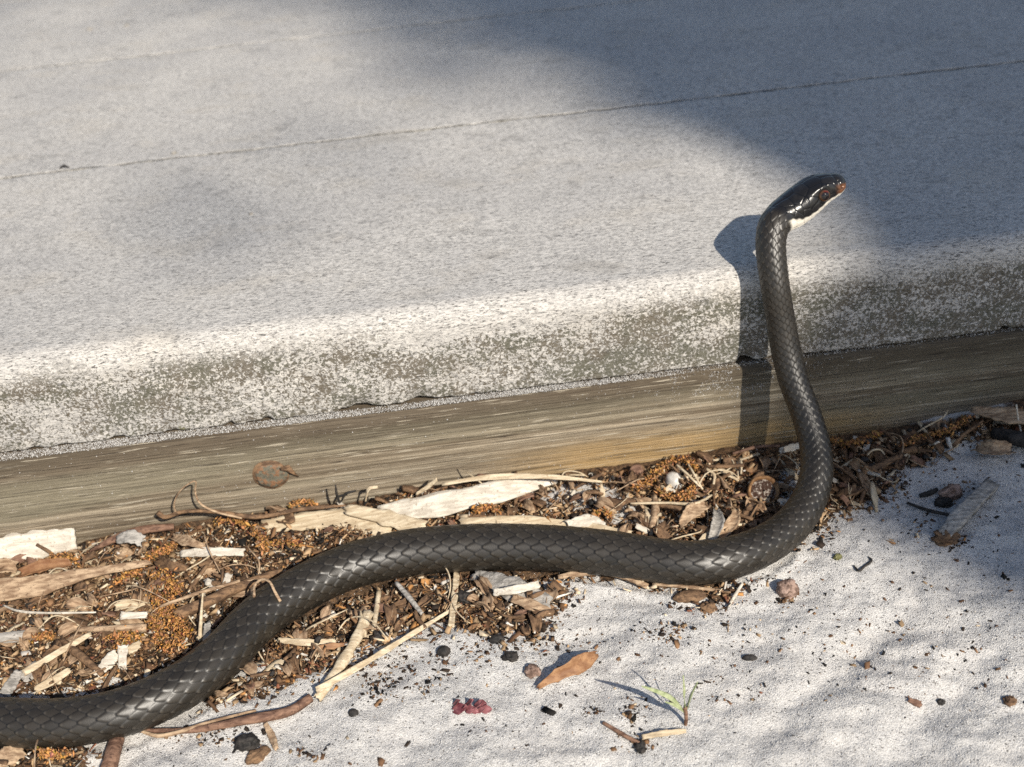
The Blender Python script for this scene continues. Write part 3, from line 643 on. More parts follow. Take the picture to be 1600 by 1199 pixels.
# in the hollow of the curve
nb_ = at_g(1191, 778, .001)
def lathe(prof, c, axisv, ns=26, wob=.04):
    axisv = np.array(axisv, float); axisv /= np.linalg.norm(axisv); A = np.cross(axisv, [0, 1, .2]); A /= np.linalg.norm(A); B = np.cross(axisv, A); V = []
    for r, z in prof:
        for k in range(ns):
            a = 2*math.pi*k/ns; rr = r*(1+wob*math.sin(2*a+.7)+wob*.6*math.sin(5*a)); V.append(c+A*rr*math.cos(a)+B*rr*math.sin(a)+axisv*z)
    return np.array(V), grid_faces(len(prof), ns, True)
cup = [(.0005, -.0040), (.003, -.0036), (.005, -.0018), (.0058, .0006), (.0057, .0020), (.0050, .0022), (.0046, .0010), (.0036, -.0008), (.0005, -.0014)]
nut = obj('nut_shell', None, label='round brown nut shell half filled with crumbs in the snake\'s curve', cat='nut shell'); nut.location = nb_+np.array([0, 0, .0028])
V, F = lathe(cup, np.zeros(3), (.12, -.62, .8)); obj('shell', mesh('shell', V, F, True), M_orange_dull, nut)
V, F = lathe([(.0047, .0009), (.0035, .0013), (.002, .0016), (.0003, .0014)], np.zeros(3), (.12, -.62, .8), 18); V += rng.normal(0, .00018, V.shape); obj('filling', mesh('filling', V, F), mat_plain('crumb_filling', (.045, .022, .014), (.38, .33, .28), (900, 900, 900), .8, .2, 1., .46, .66), nut)
lump('pebble', 1053, 750, (3.0, 3.6, 3.6), M_stone, 'smooth white oval pebble in the orange catkin heap', 'pebble', rot=.3, amp=.08, sink=.2)
ribbon('dry_leaf', [(1062, 822, 3), (1080, 800, 6), (1104, 788, 5)], (2, 6, 3), M_tan, 'tan triangular leaf behind the snake near the nut shell', 'leaf', roll=30, curl=.8)
ribbon('dry_leaf', [(1112, 846, 3), (1122, 815, 6), (1118, 795, 5)], (3, 4.5, 2), M_grey, 'grey folded leaf beside the tan triangular leaf', 'leaf', roll=10, curl=1.6)
ribbon('dry_leaf', [(1122, 842, 3), (1146, 815, 6), (1150, 795, 5)], (3, 4.5, 2), M_tan, 'tan folded leaf close to the nut shell', 'leaf', roll=15, curl=1.4)
stick('twig', [(985, 787, 5), (1040, 786, 6), (1085, 787, 6), (1112, 774, 5)], (.4, .5, .55, .4), M_pale, 'thin cream twig in the hollow of the snake curve', 'twig')
stick('twig', [(1022, 789, 4), (1060, 794, 4.5), (1096, 800, 4)], (.7, .9, .7), M_brown, 'brown twig under the thin cream twig', 'twig')
stick('twig', [(1057, 726, 8), (1078, 745, 8), (1096, 763, 6)], (.4, .45, .3), M_pale, 'yellow twig across the white oval pebble', 'twig')
stick('twig', [(1075, 725, 7), (1085, 742, 8), (1098, 765, 5)], (.35, .4, .3), M_pale, 'slim straw beside the yellow twig', 'straw')
stick('twig', [(1104, 733, 6), (1116, 742, 6), (1115, 757, 5)], (.5, .6, .4), M_pale, 'short hooked straw between pebble and nut shell', 'straw')
stick('twig', [(1019, 826, 3), (1024, 800, 4), (1023, 775, 4)], (1.4, 1.6, .8), M_tan, 'upright tan leaf stem behind the snake', 'stem')
ribbon('wood_chip', [(1218, 705, 4), (1236, 700, 5), (1256, 694, 5)], (2, 2.6, 2.2), M_white, 'white chip behind the rising neck', 'wood chip', roll=45)
stick('twig', [(1145, 709, 5), (1185, 698, 6), (1218, 697, 6)], (.5, .7, .5), M_red, 'red twig along the beam behind the neck', 'twig')
lump('pebble', 755, 747, (3.8, 2.2, 2.2), M_red, 'red brown gritty stone at the foot of the beam', 'stone')
lump('charcoal', 806, 738, (2.6, 1.4, 1.6), M_dark, 'small black lump beside the red brown stone', 'charcoal')
ribbon('dry_leaf', [(985, 742, 4), (995, 734, 6), (1004, 742, 4)], (2, 4, 2), M_red, 'red brown leaf scrap beside the catkin heap', 'leaf', roll=25, curl=1)
# tendril and sprouts by the beam
stick('tendril', [(277, 806, 0), (272, 792, 0), (278, 772, -2), (292, 758, -3), (305, 752, -3), (305, 770, -2), (312, 786, -3), (332, 798, -4), (378, 810, -5)], (.35, .35, .3, .3, .35, .4, .45, .45, .4), M_tan, 'curled dry tendril standing before the beam', 'tendril', y=-.013, nl=60)
stick('twig', [(247, 801, 0), (256, 808, 0), (285, 800, -1), (330, 799, -2), (400, 808, -3), (470, 796, -3), (540, 790, -3)], (1.0, .7, .9, .9, .8, .8, .4), M_brown, 'long brown twig along the beam below the nail head', 'twig', y=-.014, nl=50)
stick('sprout', [(531, 786, 0), (527, 776, 0), (524, 758, 0)], (.5, .5, .3), M_dark, 'dead black sprout upright below the beam', 'sprout', y=-.016)
stick('sprout', [(533, 784, 0), (540, 772, 0), (556, 767, 0)], (.3, .6, .4), M_dark, 'dead black sprout bent sideways below the beam', 'sprout', y=-.015)
ribbon('dry_leaf', [(570, 782, 0), (576, 764, 0), (590, 761, 0)], (1.2, 1.6, 1), M_pale, 'curled cream leaf tip below the beam', 'leaf', y=-.014, roll=40)
ribbon('splinter', [(650, 772, 0), (668, 761, 0), (682, 749, 0)], (1, 1.8, 1.4), M_pale, 'cream splinter leaning on the beam', 'splinter', y=-.013, roll=40)
# lying on the snake
def on_snake(px, py, lift=.0006):
    d = ray(px, py); best_ = None
    tt = np.linspace(.25, .5, 4000); pts = CAM+d*tt[:, None]
    k = ((pts[:, None, :2]-lay[None, ::2, :2])**2).sum(2).argmin(1); q = lay[::2][k]
    dist = np.linalg.norm(pts-q[:, :3], axis=1)-(q[:, 3]+lift); w_ = np.where(dist < 0)[0]
    return pts[w_[0]] if len(w_) else at_g(px, py, .004)
V, F = tube_mesh(np.array([on_snake(385, 897), on_snake(391, 915), on_snake(397, 932), on_snake(398, 915, .002), on_snake(408, 906, .003), on_snake(421, 909, .003), on_snake(430, 926, .0015), on_snake(438, 940)]), (.3, .4, .5, .4, .45, .5, .4, .5), nl=50)
shift('tendril', V, F, M_tan, label='dry looped tendril lying on the snake\'s back', cat='tendril')
# right side
ribbon('dry_leaf', [(1520, 640, 5), (1565, 648, 6), (1630, 655, 6)], (3, 8.5, 7), M_tan, 'round tan leaf beside the beam on the sand', 'leaf', roll=8, curl=.6)
ribbon('dry_leaf', [(1526, 698, 4), (1550, 700, 5.5), (1584, 702, 4)], (4, 6.5, 4), M_tan, 'crumpled tan leaf scrap below the round leaf', 'leaf', roll=30, curl=1.8, rough=.0012)
stick('branch', [(1553, 676, 3), (1590, 686, 4), (1650, 700, 4)], (2.2, 3.2, 3.4), M_dark, 'dark branch stub beside the crumpled leaf scrap', 'branch')
stick('twig', [(1490, 697, 4), (1505, 680, 5), (1536, 658, 5)], (.8, .7, .5), M_brown, 'brown stalk with a pale bud near the beam', 'stalk')
lump('bud', 1492, 692, (1.6, 2.4, 1.4), M_pale, 'pale bud at the end of the brown stalk', 'bud', rot=-.5, amp=.1)
stick('straw', [(1588, 632, 12), (1591, 655, 6), (1597, 682, 2)], (.3, .3, .3), M_white, 'thin white straw leaning across the round leaf', 'straw')
stick('stick', [(1348, 740, 3), (1375, 728, 4), (1403, 714, 4)], (1.3, 1.5, 1.2), M_brown, 'shaded brown stick beyond the rising neck')
stick('twig', [(1341, 736, 3), (1360, 740, 3), (1374, 743, 2)], (.8, .8, .7), M_grey, 'small grey twig below the shaded brown stick', 'twig')
stick('strand', [(1355, 712, 4), (1363, 704, 6), (1375, 703, 6), (1382, 710, 4)], (.35, .4, .4, .3), M_pale, 'arched pale strand in the shaded litter', 'strand')
V, F = ribbon_mesh(g3([(1472, 838, 3), (1505, 800, 6), (1551, 754, 4.5)]), (4.6, 5.6, 4.4), thick=.0045, roll=18, rough=.0008, jag=.3); shift('wood_fragment', V, F, M_grey, label='weathered grey wood fragment alone on the shaded sand', cat='wood fragment')
lump('wood_knot', 1478, 838, (4.2, 3.6, 2.6), M_brown, 'dark brown crumbly lump at the end of the grey wood fragment', 'lump', amp=.4)
lump('bark_chunk', 1486, 768, (4.6, 2.8, 3.4), M_rock, 'tan bark wedge behind the grey wood fragment', 'bark', rot=.3, amp=.3)
lump('bark_chunk', 1474, 784, (3.4, 2.0, 1.8), M_dark, 'dark crumbs under the tan bark wedge', 'bark', amp=.45)
stick('twig', [(1418, 786, 1), (1445, 796, 1.5), (1486, 806, 2)], (.5, .7, .6), M_dark, 'dark forked twig pointing at the grey wood fragment', 'twig')
stick('twig', [(1437, 775, 1), (1452, 771, 1.3), (1464, 765, 1)], (.8, 1.0, .7), M_dark, 'short black twig above the dark forked twig', 'twig')
lump('pebble', 1230, 919, (3.6, 3.2, 3.2), M_rock, 'rough brown pebble on the sand beyond the belly', 'pebble', amp=.22, sink=.15)
lump('moss_tuft', 1309, 870, (1.3, 1.1, 1.1), M_moss, 'tiny yellow green moss tuft on the sand', 'moss', amp=.5, freq=4)
stick('twig', [(1334, 884, .6), (1342, 892, .6), (1352, 884, .6), (1362, 876, .6), (1357, 870, .5)], (.25, .4, .4, .45, .2), M_dark, 'tiny hooked twig beside the moss tuft', 'twig')
V, F = ribbon_mesh(g3([(840, 1074, 1.5), (866, 1057, 3.2), (900, 1040, 4), (934, 1021, 3.2)]), (1.2, 4.4, 6.4, 2.0), thick=.0004, roll=62, curl=1.0, rough=.0007, jag=.1); shift('dry_leaf', V, F, M_orange, label='folded orange brown leaf standing on the white sand', cat='leaf')
stick('twig', [(942, 1129, .8), (970, 1146, .8), (1002, 1163, .8)], (.5, .7, .5), M_red, 'thin red twig beside the green seedling', 'twig')
ribbon('wood_chip', [(1003, 1152, 1.5), (1035, 1146, 1.8), (1072, 1142, 1.5)], (1.4, 1.8, 1.2), M_pale, 'cream splinter lying below the green seedling', 'splinter', roll=35)
lump('bark_chunk', 1000, 1166, (1.6, 2.2, 1.2), M_dark, 'dark crumb where the red twig ends', 'crumb', amp=.4)
lump('bean', 1171, 1027, (2.3, 1.2, 1.1), M_dark, 'dark bean shaped seed on open sand', 'seed', rot=-.2, amp=.12)
ribbon('leaf_fragment', [(1420, 1093, .8), (1440, 1101, 1.2)], (1.2, 2.4), M_red, 'small red brown petal on the shaded sand', 'leaf', roll=20, nl=8)
lump('charcoal', 1471, 1096, (1.2, 1.0, .9), M_dark, 'tiny black grain beside the red brown petal', 'charcoal')
lump('bark_chunk', 1578, 1094, (2.0, 1.5, 1.2), M_brown, 'fuzzy brown crumb on the shaded sand', 'crumb', amp=.45)
lump('bark_chunk', 385, 1158, (3.6, 2.8, 2.2), M_dark, 'dark brown lump on the sand by the red brown root', 'bark')
lump('bark_chunk', 403, 1178, (3.8, 2.2, 1.8), M_brown, 'brown wood crumb beside the dark lump', 'bark', rot=.5)
ribbon('wood_chip', [(414, 1130, 1.2), (424, 1150, 1.5), (431, 1170, 1.2)], (1.4, 2.2, 1.4), M_tan, 'narrow tan chip below the red brown root', 'wood chip', roll=20)
lump('charcoal', 552, 1113, (1.6, 1.4, 1.2), M_dark, 'grey black grain on the sand by a tan sliver', 'charcoal', amp=.1)
stick('stick', [(184, 1150, 3), (176, 1180, 3), (160, 1230, 3)], (2.2, 2.6, 2.6), M_red, 'thick red brown stick beneath the snake')
ribbon('wood_chip', [(-30, 1195, 4), (10, 1182, 4), (36, 1168, 4)], (5, 6, 5), M_tan, 'tan bark chip in front of the snake', 'bark', roll=30)
# pink plantlet
pk = obj('succulent_sprig', None, label='small pink succulent sprig lying on the white sand', cat='plant'); pc = at_g(735, 1108); pk.location = pc
for a, b, r1, r2, an, up_ in ((704, 1098, 1.7, 1.5, .9, 3), (712, 1108, 2.4, 1.1, .1, 1.5), (722, 1104, 1.3, 1.1, 1.3, 3), (733, 1097, 1.6, 1.5, .8, 3.4), (736, 1109, 1.9, 1.2, -.5, 1.4), (746, 1112, 1.5, .9, -.9, 1), (753, 1099, 1.6, 1.5, .4, 3.2), (762, 1098, 1.7, 1.4, -.8, 3), (770, 1109, 2.2, 1.1, -.7, 1.6), (758, 1110, 1.5, 1.0, .4, 1)):
    P = at_g(a, b, up_*.0006)-pc; P = P*np.array([.72, .8, 1.]); e_ = np.array([math.cos(an)*r1, -.5, math.sin(an+.9)*r2])*.001; V, F = ribbon_mesh(np.array([P-e_, P+np.array([0, -.0003, .0003]), P+e_]), (.5, r1*1.1, r1*1.35, r1*1.0, .4), thick=.0005, roll=40, curl=.5, jag=0, rough=.0001, nl=14, nc=7); obj('leaf', mesh('leaf', V, F, True), M_pink, pk)
# seedling
sg_ = obj('seedling', None, label='tiny green grass seedling sprouting from the sand', cat='seedling'); sc_ = at_g(1071, 1133); sg_.location = sc_
def blade(pts, wd):
    P = np.array([sc_+np.array(p)*.001 for p in pts]); V, F = ribbon_mesh(P, wd, thick=.0002, roll=35, jag=0, rough=.0001, nl=14, nc=5); obj('blade', mesh('blade', V-sc_, F, True), M_green, sg_)
blade([(-.5, 0, 6), (-3.5, .5, 11), (-8, .5, 15), (-12.5, 0, 18.5)], (1.0, 1.7, 1.5, .3)); blade([(-.5, 0, 6), (-2.6, -.5, 9), (-6, -1, 12)], (.9, 1.2, .3)); blade([(0, 0, 6), (-.2, 0, 13), (-.4, .5, 20)], (.9, 1.1, .3)); blade([(.2, 0, 6), (1.6, 0, 12), (3.6, .2, 17)], (.9, 1.1, .3))
V, F = tube_mesh(np.array([(0, 0, -.001), (.0002, 0, .003), (0, 0, .0075)]), (.5, .6, .6)); obj('stem', mesh('stem', V, F, True), M_red, sg_)

V, F = lathe([(.0067, .0004), (.0064, -.0002), (.0001, -.0002)], nc+np.array([-.0003, 0, .0002]), (0, 1, 0), 24, .03); obj('nail_gap_shade', mesh('nail_gap_shade', V, F, True), M_brown, beam)  # brown disc behind the nail, standing in for the shaded gap
V, F = ribbon_mesh(np.array([at_y(437, 733, nc[1]-.0010), at_y(452, 733, nc[1]-.0022), at_y(466, 744, nc[1]-.0006)]), (1.2, 3.0, .6), thick=.0008, roll=70, nl=10, nc=5); obj('torn_fibre', mesh('torn_fibre', V, F, True), M_brown, beam)
for a, b, r, lab in ((272, 240, (1.6, 1.2, 1.3), 'small grey grit nub stuck in the joint between boards'), (140, 46, (1.8, 1.6, 1.3), 'pale blister on the weathered board far from the edge'), (198, 40, (1.6, 1.3, 1.1), 'smaller grey nub beside the pale blister'), (392, 334, (.9, .7, .5), 'tiny grey speck on the bare board top')):
    P = at_z(a, b, TOP+.0002); V, F = lump_mesh(P, r, .4, amp=.3, n1=12, n2=16); shift('grit', V, F, M_grey, label=lab, cat='grit')
lump_at = at_z(100, 263, TOP+.0003); V, F = tube_mesh(np.array([lump_at+np.array([-.0022, 0, 0]), lump_at+np.array([0, .0008, .0009]), lump_at+np.array([.0026, -.0003, .0001])]), (.3, .6, .3)); shift('twig', V, F, M_dark, label='tiny dark curl of bark caught in the joint between boards', cat='bark')
# ------------------------------------------------------------------ orange catkins (granular strings)
def granules(pts, cols, rad, name, mat, stretch=0., **kw):
    n = len(pts); o = np.array([(1, 0, 0), (-1, 0, 0), (0, 1, 0), (0, -1, 0), (0, 0, 1), (0, 0, -1)], float)
    fc = np.array([(0, 2, 4), (2, 1, 4), (1, 3, 4), (3, 0, 4), (2, 0, 5), (1, 2, 5), (3, 1, 5), (0, 3, 5)])
    q = rng.normal(size=(n, 4)); q /= np.linalg.norm(q, axis=1)[:, None]; w_, x, y, z = q.T
    Rm = np.stack([1-2*(y*y+z*z), 2*(x*y-z*w_), 2*(x*z+y*w_), 2*(x*y+z*w_), 1-2*(x*x+z*z), 2*(y*z-x*w_), 2*(x*z-y*w_), 2*(y*z+x*w_), 1-2*(x*x+y*y)], -1).reshape(n, 3, 3)
    s3 = rad[:, None, None]*rng.uniform(.4, 1.5, (n, 6, 1)); L = o[None]*s3*np.where(rng.uniform(0, 1, (n, 1, 1)) < stretch, np.array([2.2, .6, .6]), 1.)
    V = np.einsum('nij,nkj->nki', Rm, L)+pts[:, None]
    F = (fc[None]+6*np.arange(n)[:, None, None]).reshape(-1, 3)
    V = V.reshape(-1, 3); c = np.array([V[:, 0].mean(), V[:, 1].mean(), V[:, 2].min()])
    me = mesh(name, V-c, F); color_attr(me, np.repeat(cols, 6, 0)); ob = obj(name, me, mat, **kw); ob.location = c; return ob
M_catkin = mat_vc('orange_catkin', .8, .2)
M_crumb = mat_vc('bark_crumbs', .8, .25, mottle=.5)
CAT = [([(278, 846), (262, 858), (240, 868), (222, 880), (214, 890), (196, 902), (185, 908)], 8, 'orange catkin string curving above the bark strip tip'),
       ([(238, 900), (262, 905), (274, 925), (262, 945), (272, 968), (285, 990), (280, 1008)], 13, 'thick orange catkin heap hanging down beside the snake'),
       ([(240, 922), (252, 950), (240, 975), (255, 1000), (262, 1015)], 11, 'dense orange catkin clump next to the thick heap'),
       ([(170, 998), (195, 990), (215, 995), (185, 1012)], 8, 'orange catkin clump above the upright white chip'),
       ([(78, 874), (98, 868), (116, 878)], 7, 'small orange tuft in front of the whitish slab'),
       ([(52, 998), (70, 992), (82, 996)], 6, 'orange tuft beside the thick grey stick stub'),
       ([(340, 815), (365, 812), (385, 820)], 7, 'orange tuft beneath the long brown twig'),
       ([(395, 828), (408, 840), (415, 862)], 7, 'rust orange catkin behind the snake bend'),
       ([(455, 788), (478, 784), (495, 790)], 6, 'orange scraps against the beam by the black sprouts'),
       ([(440, 842), (470, 850), (400, 848)], 5, 'thin scatter of orange florets behind the cream flake'),
       ([(990, 762), (1010, 755), (1028, 738), (1045, 722), (1066, 716), (1084, 730)], 8, 'orange catkin ring over the white oval pebble'),
       ([(1030, 770), (1055, 778), (1078, 772), (1086, 755)], 8, 'orange catkin below the white oval pebble'),
       ([(740, 800), (760, 792), (780, 800)], 6, 'orange tuft below the broad pale strip'),
       ([(925, 805), (945, 798), (955, 812)], 5, 'small orange tuft behind the snake on sandy litter'),
       ([(1300, 688), (1325, 694), (1345, 690), (1375, 676)], 7, 'shaded orange catkin along the beam beyond the neck'),
       ([(1405, 698), (1430, 686), (1460, 678), (1490, 668), (1515, 650)], 6, 'long shaded orange catkin leading to the round leaf'),
       ([(60, 1172), (85, 1180), (105, 1175)], 7, 'orange tuft beneath the snake on the sand')]
for pts, wd, lab in CAT:
    P = g3([(a, b, 4.6) for a, b in pts]); Q, u = resample(P, 60); n = int(300*wd/7*len(pts)/4)
    k = rng.integers(0, 60, n); wv = .00021*wd; p = Q[k]+rng.normal(0, 1, (n, 3))*np.array([wv*.55, wv*.65, wv*.42]); gzz = ground(p[:, 0], p[:, 1]); p[:, 2] = np.maximum(p[:, 2], gzz+.0004)
    cc = np.where(rng.uniform(0, 1, (n, 1)) < .25, np.array([[.16, .085, .035]]), np.array([[.46, .23, .085]]))*rng.uniform(.5, 1.35, (n, 1))+rng.normal(0, .015, (n, 3)); cc = np.clip(cc, .02, .7)
    granules(p, cc, rng.lognormal(math.log(.00040), .35, n).clip(.0002, .0009), 'catkin', M_catkin, stretch=.55, label=lab, cat='catkin', group='orange catkins in the litter')

# ------------------------------------------------------------------ loose medium pieces
def px_pts(n, boxes):
    out = np.zeros((0, 2))
    while len(out) < n:
        b = boxes[rng.integers(0, len(boxes), n)]
        q = np.stack([rng.uniform(b[:, 0], b[:, 1]), rng.uniform(b[:, 2], b[:, 3])], -1)
        ok = in_poly(q[:, 0], q[:, 1], LITTER[0]) | in_poly(q[:, 0], q[:, 1], LITTER[1]); out = np.vstack([out, q[ok]])
    return out[:n]
def z_batch(q, lift):
    z = np.zeros(len(q)); D = CF+CR*((q[:, 0]-800)/FPX)[:, None]-CU*((q[:, 1]-599.5)/FPX)[:, None]
    for _ in range(4):
        P = CAM+D*((z+lift-CAM[2])/D[:, 2])[:, None]; z = ground(P[:, 0], P[:, 1])
    return CAM+D*((z+lift-CAM[2])/D[:, 2])[:, None]
def clear(P, k=1.0):
    d2 = (P[:, 0, None]-lay[None, :, 0])**2+(P[:, 1, None]-lay[None, :, 1])**2; j = d2.argmin(1)
    return (np.sqrt(d2[np.arange(len(P)), j]) > lay[j, 3]*k) & (P[:, 1] < -.0075)
MARKS = [(60, 855, 'beside the whitish slab'), (70, 915, 'along the long bark strip'), (200, 845, 'by the grey leaf scrap'), (330, 862, 'by the straight white splinter'), (327, 890, 'by the brown oval pebble'), (20, 997, 'by the thick grey stick stub'), (90, 1020, 'by the straight tan reed'), (175, 982, 'by the smooth brown stick'), (168, 1036, 'by the jagged white flake'), (262, 945, 'in the thick orange catkin heap'), (314, 965, 'by the thin pale stalk'), (370, 918, 'by the brown branch'), (80, 1062, 'by the frayed yellow splinter'), (75, 958, 'by the thin white strand'), (540, 1020, 'by the broad cream reed'), (620, 1005, 'along the long thin reed'), (640, 935, 'by the short dark grey stick'), (708, 935, 'by the flat pale reed'), (800, 920, 'by the thick white splinter'), (797, 975, 'by the reddish bark lump'), (480, 1004, 'by the long cream splinter'), (440, 1095, 'by the red brown root'), (470, 812, 'by the wide cream flake'), (680, 785, 'by the broad pale strip'), (800, 812, 'by the strip along the snake back'), (440, 850, 'by the thin scatter of orange florets'), (900, 780, 'on the sandy litter patch'), (1053, 750, 'by the white oval pebble'), (1190, 778, 'by the round nut shell'), (1085, 800, 'by the tan triangular leaf'), (1130, 820, 'by the folded leaves'), (1000, 800, 'by the upright tan stem'), (1235, 700, 'by the white chip behind the neck'), (1375, 728, 'by the shaded brown stick'), (1325, 692, 'by the shaded orange catkin'), (1440, 690, 'by the long shaded catkin'), (1340, 770, 'at the sand edge beside the neck'), (1150, 730, 'by the red twig along the beam'), (20, 1180, 'by the tan chip under the snake'), (150, 1175, 'by the thick red brown stick'), (405, 808, 'by the long brown twig'), (580, 900, 'close under the belly'), (1080, 930, 'by the flat brown bark piece')]
def zone(px, py):
    d = [(px-m[0])**2+(1.6*(py-m[1]))**2 for m in MARKS]; return MARKS[int(np.argmin(d))][2]
kinds = []
for k in range(4): kinds.append(('bark_chip', 'curved brown bark chip', 'bark', M_brown, ribbon_mesh(np.array([(-.003, 0, .0006), (0, .0003, .0012), (.003, 0, .0006)]), (2+k*.4, 3, 1.8), thick=.0007, roll=10, curl=.5+.3*k, nl=7, nc=5)))
for k in range(3): kinds.append(('dry_leaf_scrap', 'tan dry leaf scrap', 'leaf', M_tan, ribbon_mesh(np.array([(-.003, 0, .0006), (0, .0003, .0016), (.003, 0, .0008)]), (2, 3.6, 1.2), thick=.0003, roll=15, curl=.8+.4*k, nl=7, nc=5, rough=.0008)))
for k in range(3): kinds.append(('splinter', 'short cream splinter', 'splinter', M_pale, ribbon_mesh(np.array([(-.004, 0, .0006), (0, .0002, .0008), (.004, 0, .0006)]), (.6, 1.3+.3*k, .8), thick=.0006, roll=20, nl=7, nc=4)))
for k in range(3): kinds.append(('twig', 'short brown twig', 'twig', M_brown, tube_mesh(np.array([(-.005, 0, .0006), (0, .0006*k, .0007), (.005, 0, .0006)]), (.5, .6, .4), ns=6, nl=8)))
for k in range(2): kinds.append(('white_flake', 'small white wood flake', 'wood chip', M_white, ribbon_mesh(np.array([(-.002, 0, .0006), (.002, 0, .0008)]), (1.6, 1.4), thick=.0005, roll=15, nl=5, nc=4)))
for k in range(2): kinds.append(('charcoal_crumb', 'black charcoal crumb', 'charcoal', M_dark, lump_mesh(np.zeros(3)+np.array([0, 0, .0007]), (1.4, 1.0, .9), amp=.3, n1=7, n2=9)))
for k in range(2): kinds.append(('red_chip', 'red brown bark flake', 'bark', M_red, ribbon_mesh(np.array([(-.0024, 0, .0006), (0, .0003, .001), (.0024, 0, .0006)]), (1.8, 2.4, 1.4), thick=.0006, roll=12, curl=.6, nl=6, nc=5)))
for k in range(4): kinds.append(('fibre', 'thin curved plant fibre', 'fibre', M_pale if k % 2 else M_tan, tube_mesh(np.array([(-.007, 0, .0003), (-.003, .002+.0006*k, .0025), (.003, .002, .003), (.008, -.001*k, .0004)]), (.16, .2, .2, .12), ns=5, nl=16)))
kmesh = []
for nm, lab, ct_, mt, (V, F) in kinds:
    m_ = mesh(nm, V, F, True); m_.materials.append(mt); kmesh.append(m_)
boxes = np.array([(0, 420, 860, 1110)]*8+[(400, 1000, 750, 840)]*4+[(380, 880, 900, 1080)]*5+[(980, 1250, 715, 850)]*4+[(1290, 1480, 660, 790)]*5+[(0, 200, 1150, 1199)])
wts = np.array([1.5]*4+[1.3]*3+[1.0]*3+[1.0]*3+[.7]*2+[.7]*2+[1.1]*2+[.8]*4); wts /= wts.sum()
q = px_pts(1000, boxes); P = z_batch(q, .0008); ok = clear(P, 1.15); q = q[ok]; P = P[ok]
for i in range(min(640, len(q))):
    k = rng.choice(len(kinds), p=wts); nm, lab, ct_, mt, _ = kinds[k]; zz = zone(*q[i])
    s_ = rng.uniform(.6, 1.6)*(.95 if q[i][0] < 420 else .9); siz = 'tiny ' if s_ < .85 else ('large ' if s_ > 1.2 else '')
    o = obj(nm, kmesh[k], None, label=siz+lab+' '+zz, cat=ct_, group=lab+'s in the litter')
    o.location = P[i]+np.array([0, 0, rng.uniform(0, .0022)]); o.rotation_euler = (rng.normal(0, .45), rng.normal(0, .4), rng.uniform(0, 6.28)); o.scale = (s_, s_, s_)

# ------------------------------------------------------------------ uncountable crumbs
def crumbs(P, size, cols, name, mat, **kw):
    n = len(P); bx = np.array([(x, y, z) for x in (-1, 1) for y in (-1, 1) for z in (-1, 1)], float)
    fc = np.array([(0, 1, 3, 2), (4, 6, 7, 5), (0, 4, 5, 1), (2, 3, 7, 6), (0, 2, 6, 4), (1, 5, 7, 3)])
    L = bx[None]*size[:, None]*rng.uniform(.55, 1.2, (n, 8, 3))
    yaw = rng.uniform(0, 6.28, n); pit = rng.normal(0, .45, n); rol = rng.normal(0, .5, n)
    cy, sy, cp_, sp, cr_, sr = np.cos(yaw), np.sin(yaw), np.cos(pit), np.sin(pit), np.cos(rol), np.sin(rol)
    Rm = np.stack([cy*cp_, cy*sp*sr-sy*cr_, cy*sp*cr_+sy*sr, sy*cp_, sy*sp*sr+cy*cr_, sy*sp*cr_-cy*sr, -sp, cp_*sr, cp_*cr_], -1).reshape(n, 3, 3)
    V = np.einsum('nij,nkj->nki', Rm, L)+P[:, None]
    F = (fc[None]+8*np.arange(n)[:, None, None]).reshape(-1, 4)
    me = mesh(name, V.reshape(-1, 3), F); color_attr(me, np.repeat(cols, 8, 0)); return obj(name, me, mat, **kw)
pal = np.array([(.22, .125, .065), (.12, .065, .035), (.035, .024, .017), (.38, .26, .15), (.55, .45, .32), (.42, .21, .075), (.016, .014, .012), (.62, .58, .52), (.20, .08, .045)])
pw = np.array([.23, .20, .13, .20, .10, .03, .05, .03, .03])
NX = 95000
X = rng.uniform(-.26, .25, NX); Y = rng.uniform(-.135, -.005, NX); sm_ = np.maximum(soil_mask(X, Y), .75*soil_mask(X+rng.normal(0, .0045, NX), Y+rng.normal(0, .0045, NX)))
keep = (rng.uniform(0, 1, NX) < .06+.94*sm_**1.3) & clear(np.stack([X, Y, 0*X], -1), .75); 
keep &= (sm_ > .1) | (rng.uniform(0, 1, NX) < .9)
X, Y, sm_ = X[keep], Y[keep], sm_[keep]; n = len(X)
Z = ground(X, Y)+rng.uniform(0, .0022, n)*sm_
L_ = rng.lognormal(math.log(.00055), .55, n).clip(.0002, .0022); L_ = np.where(sm_ < .1, L_*rng.choice([.35, .6, 1.1], n, p=[.6, .28, .12]), L_); shr = (rng.uniform(0, 1, n) < .3) & (sm_ > .1); L_ = np.where(shr, L_*2.0, L_); size = np.stack([L_, L_*np.where(shr, rng.uniform(.08, .2, n), rng.uniform(.25, .7, n)), L_*np.where(shr, .08, rng.uniform(.12, .35, n))], -1)
ci = rng.choice(len(pal), n, p=pw); ci = np.where((sm_ < .1) & (rng.uniform(0, 1, n) < .8), rng.choice([2, 6, 1], n), ci)
cc = np.clip(pal[ci]*rng.uniform(.6, 1.35, (n, 1)), .008, .8)
clus = []
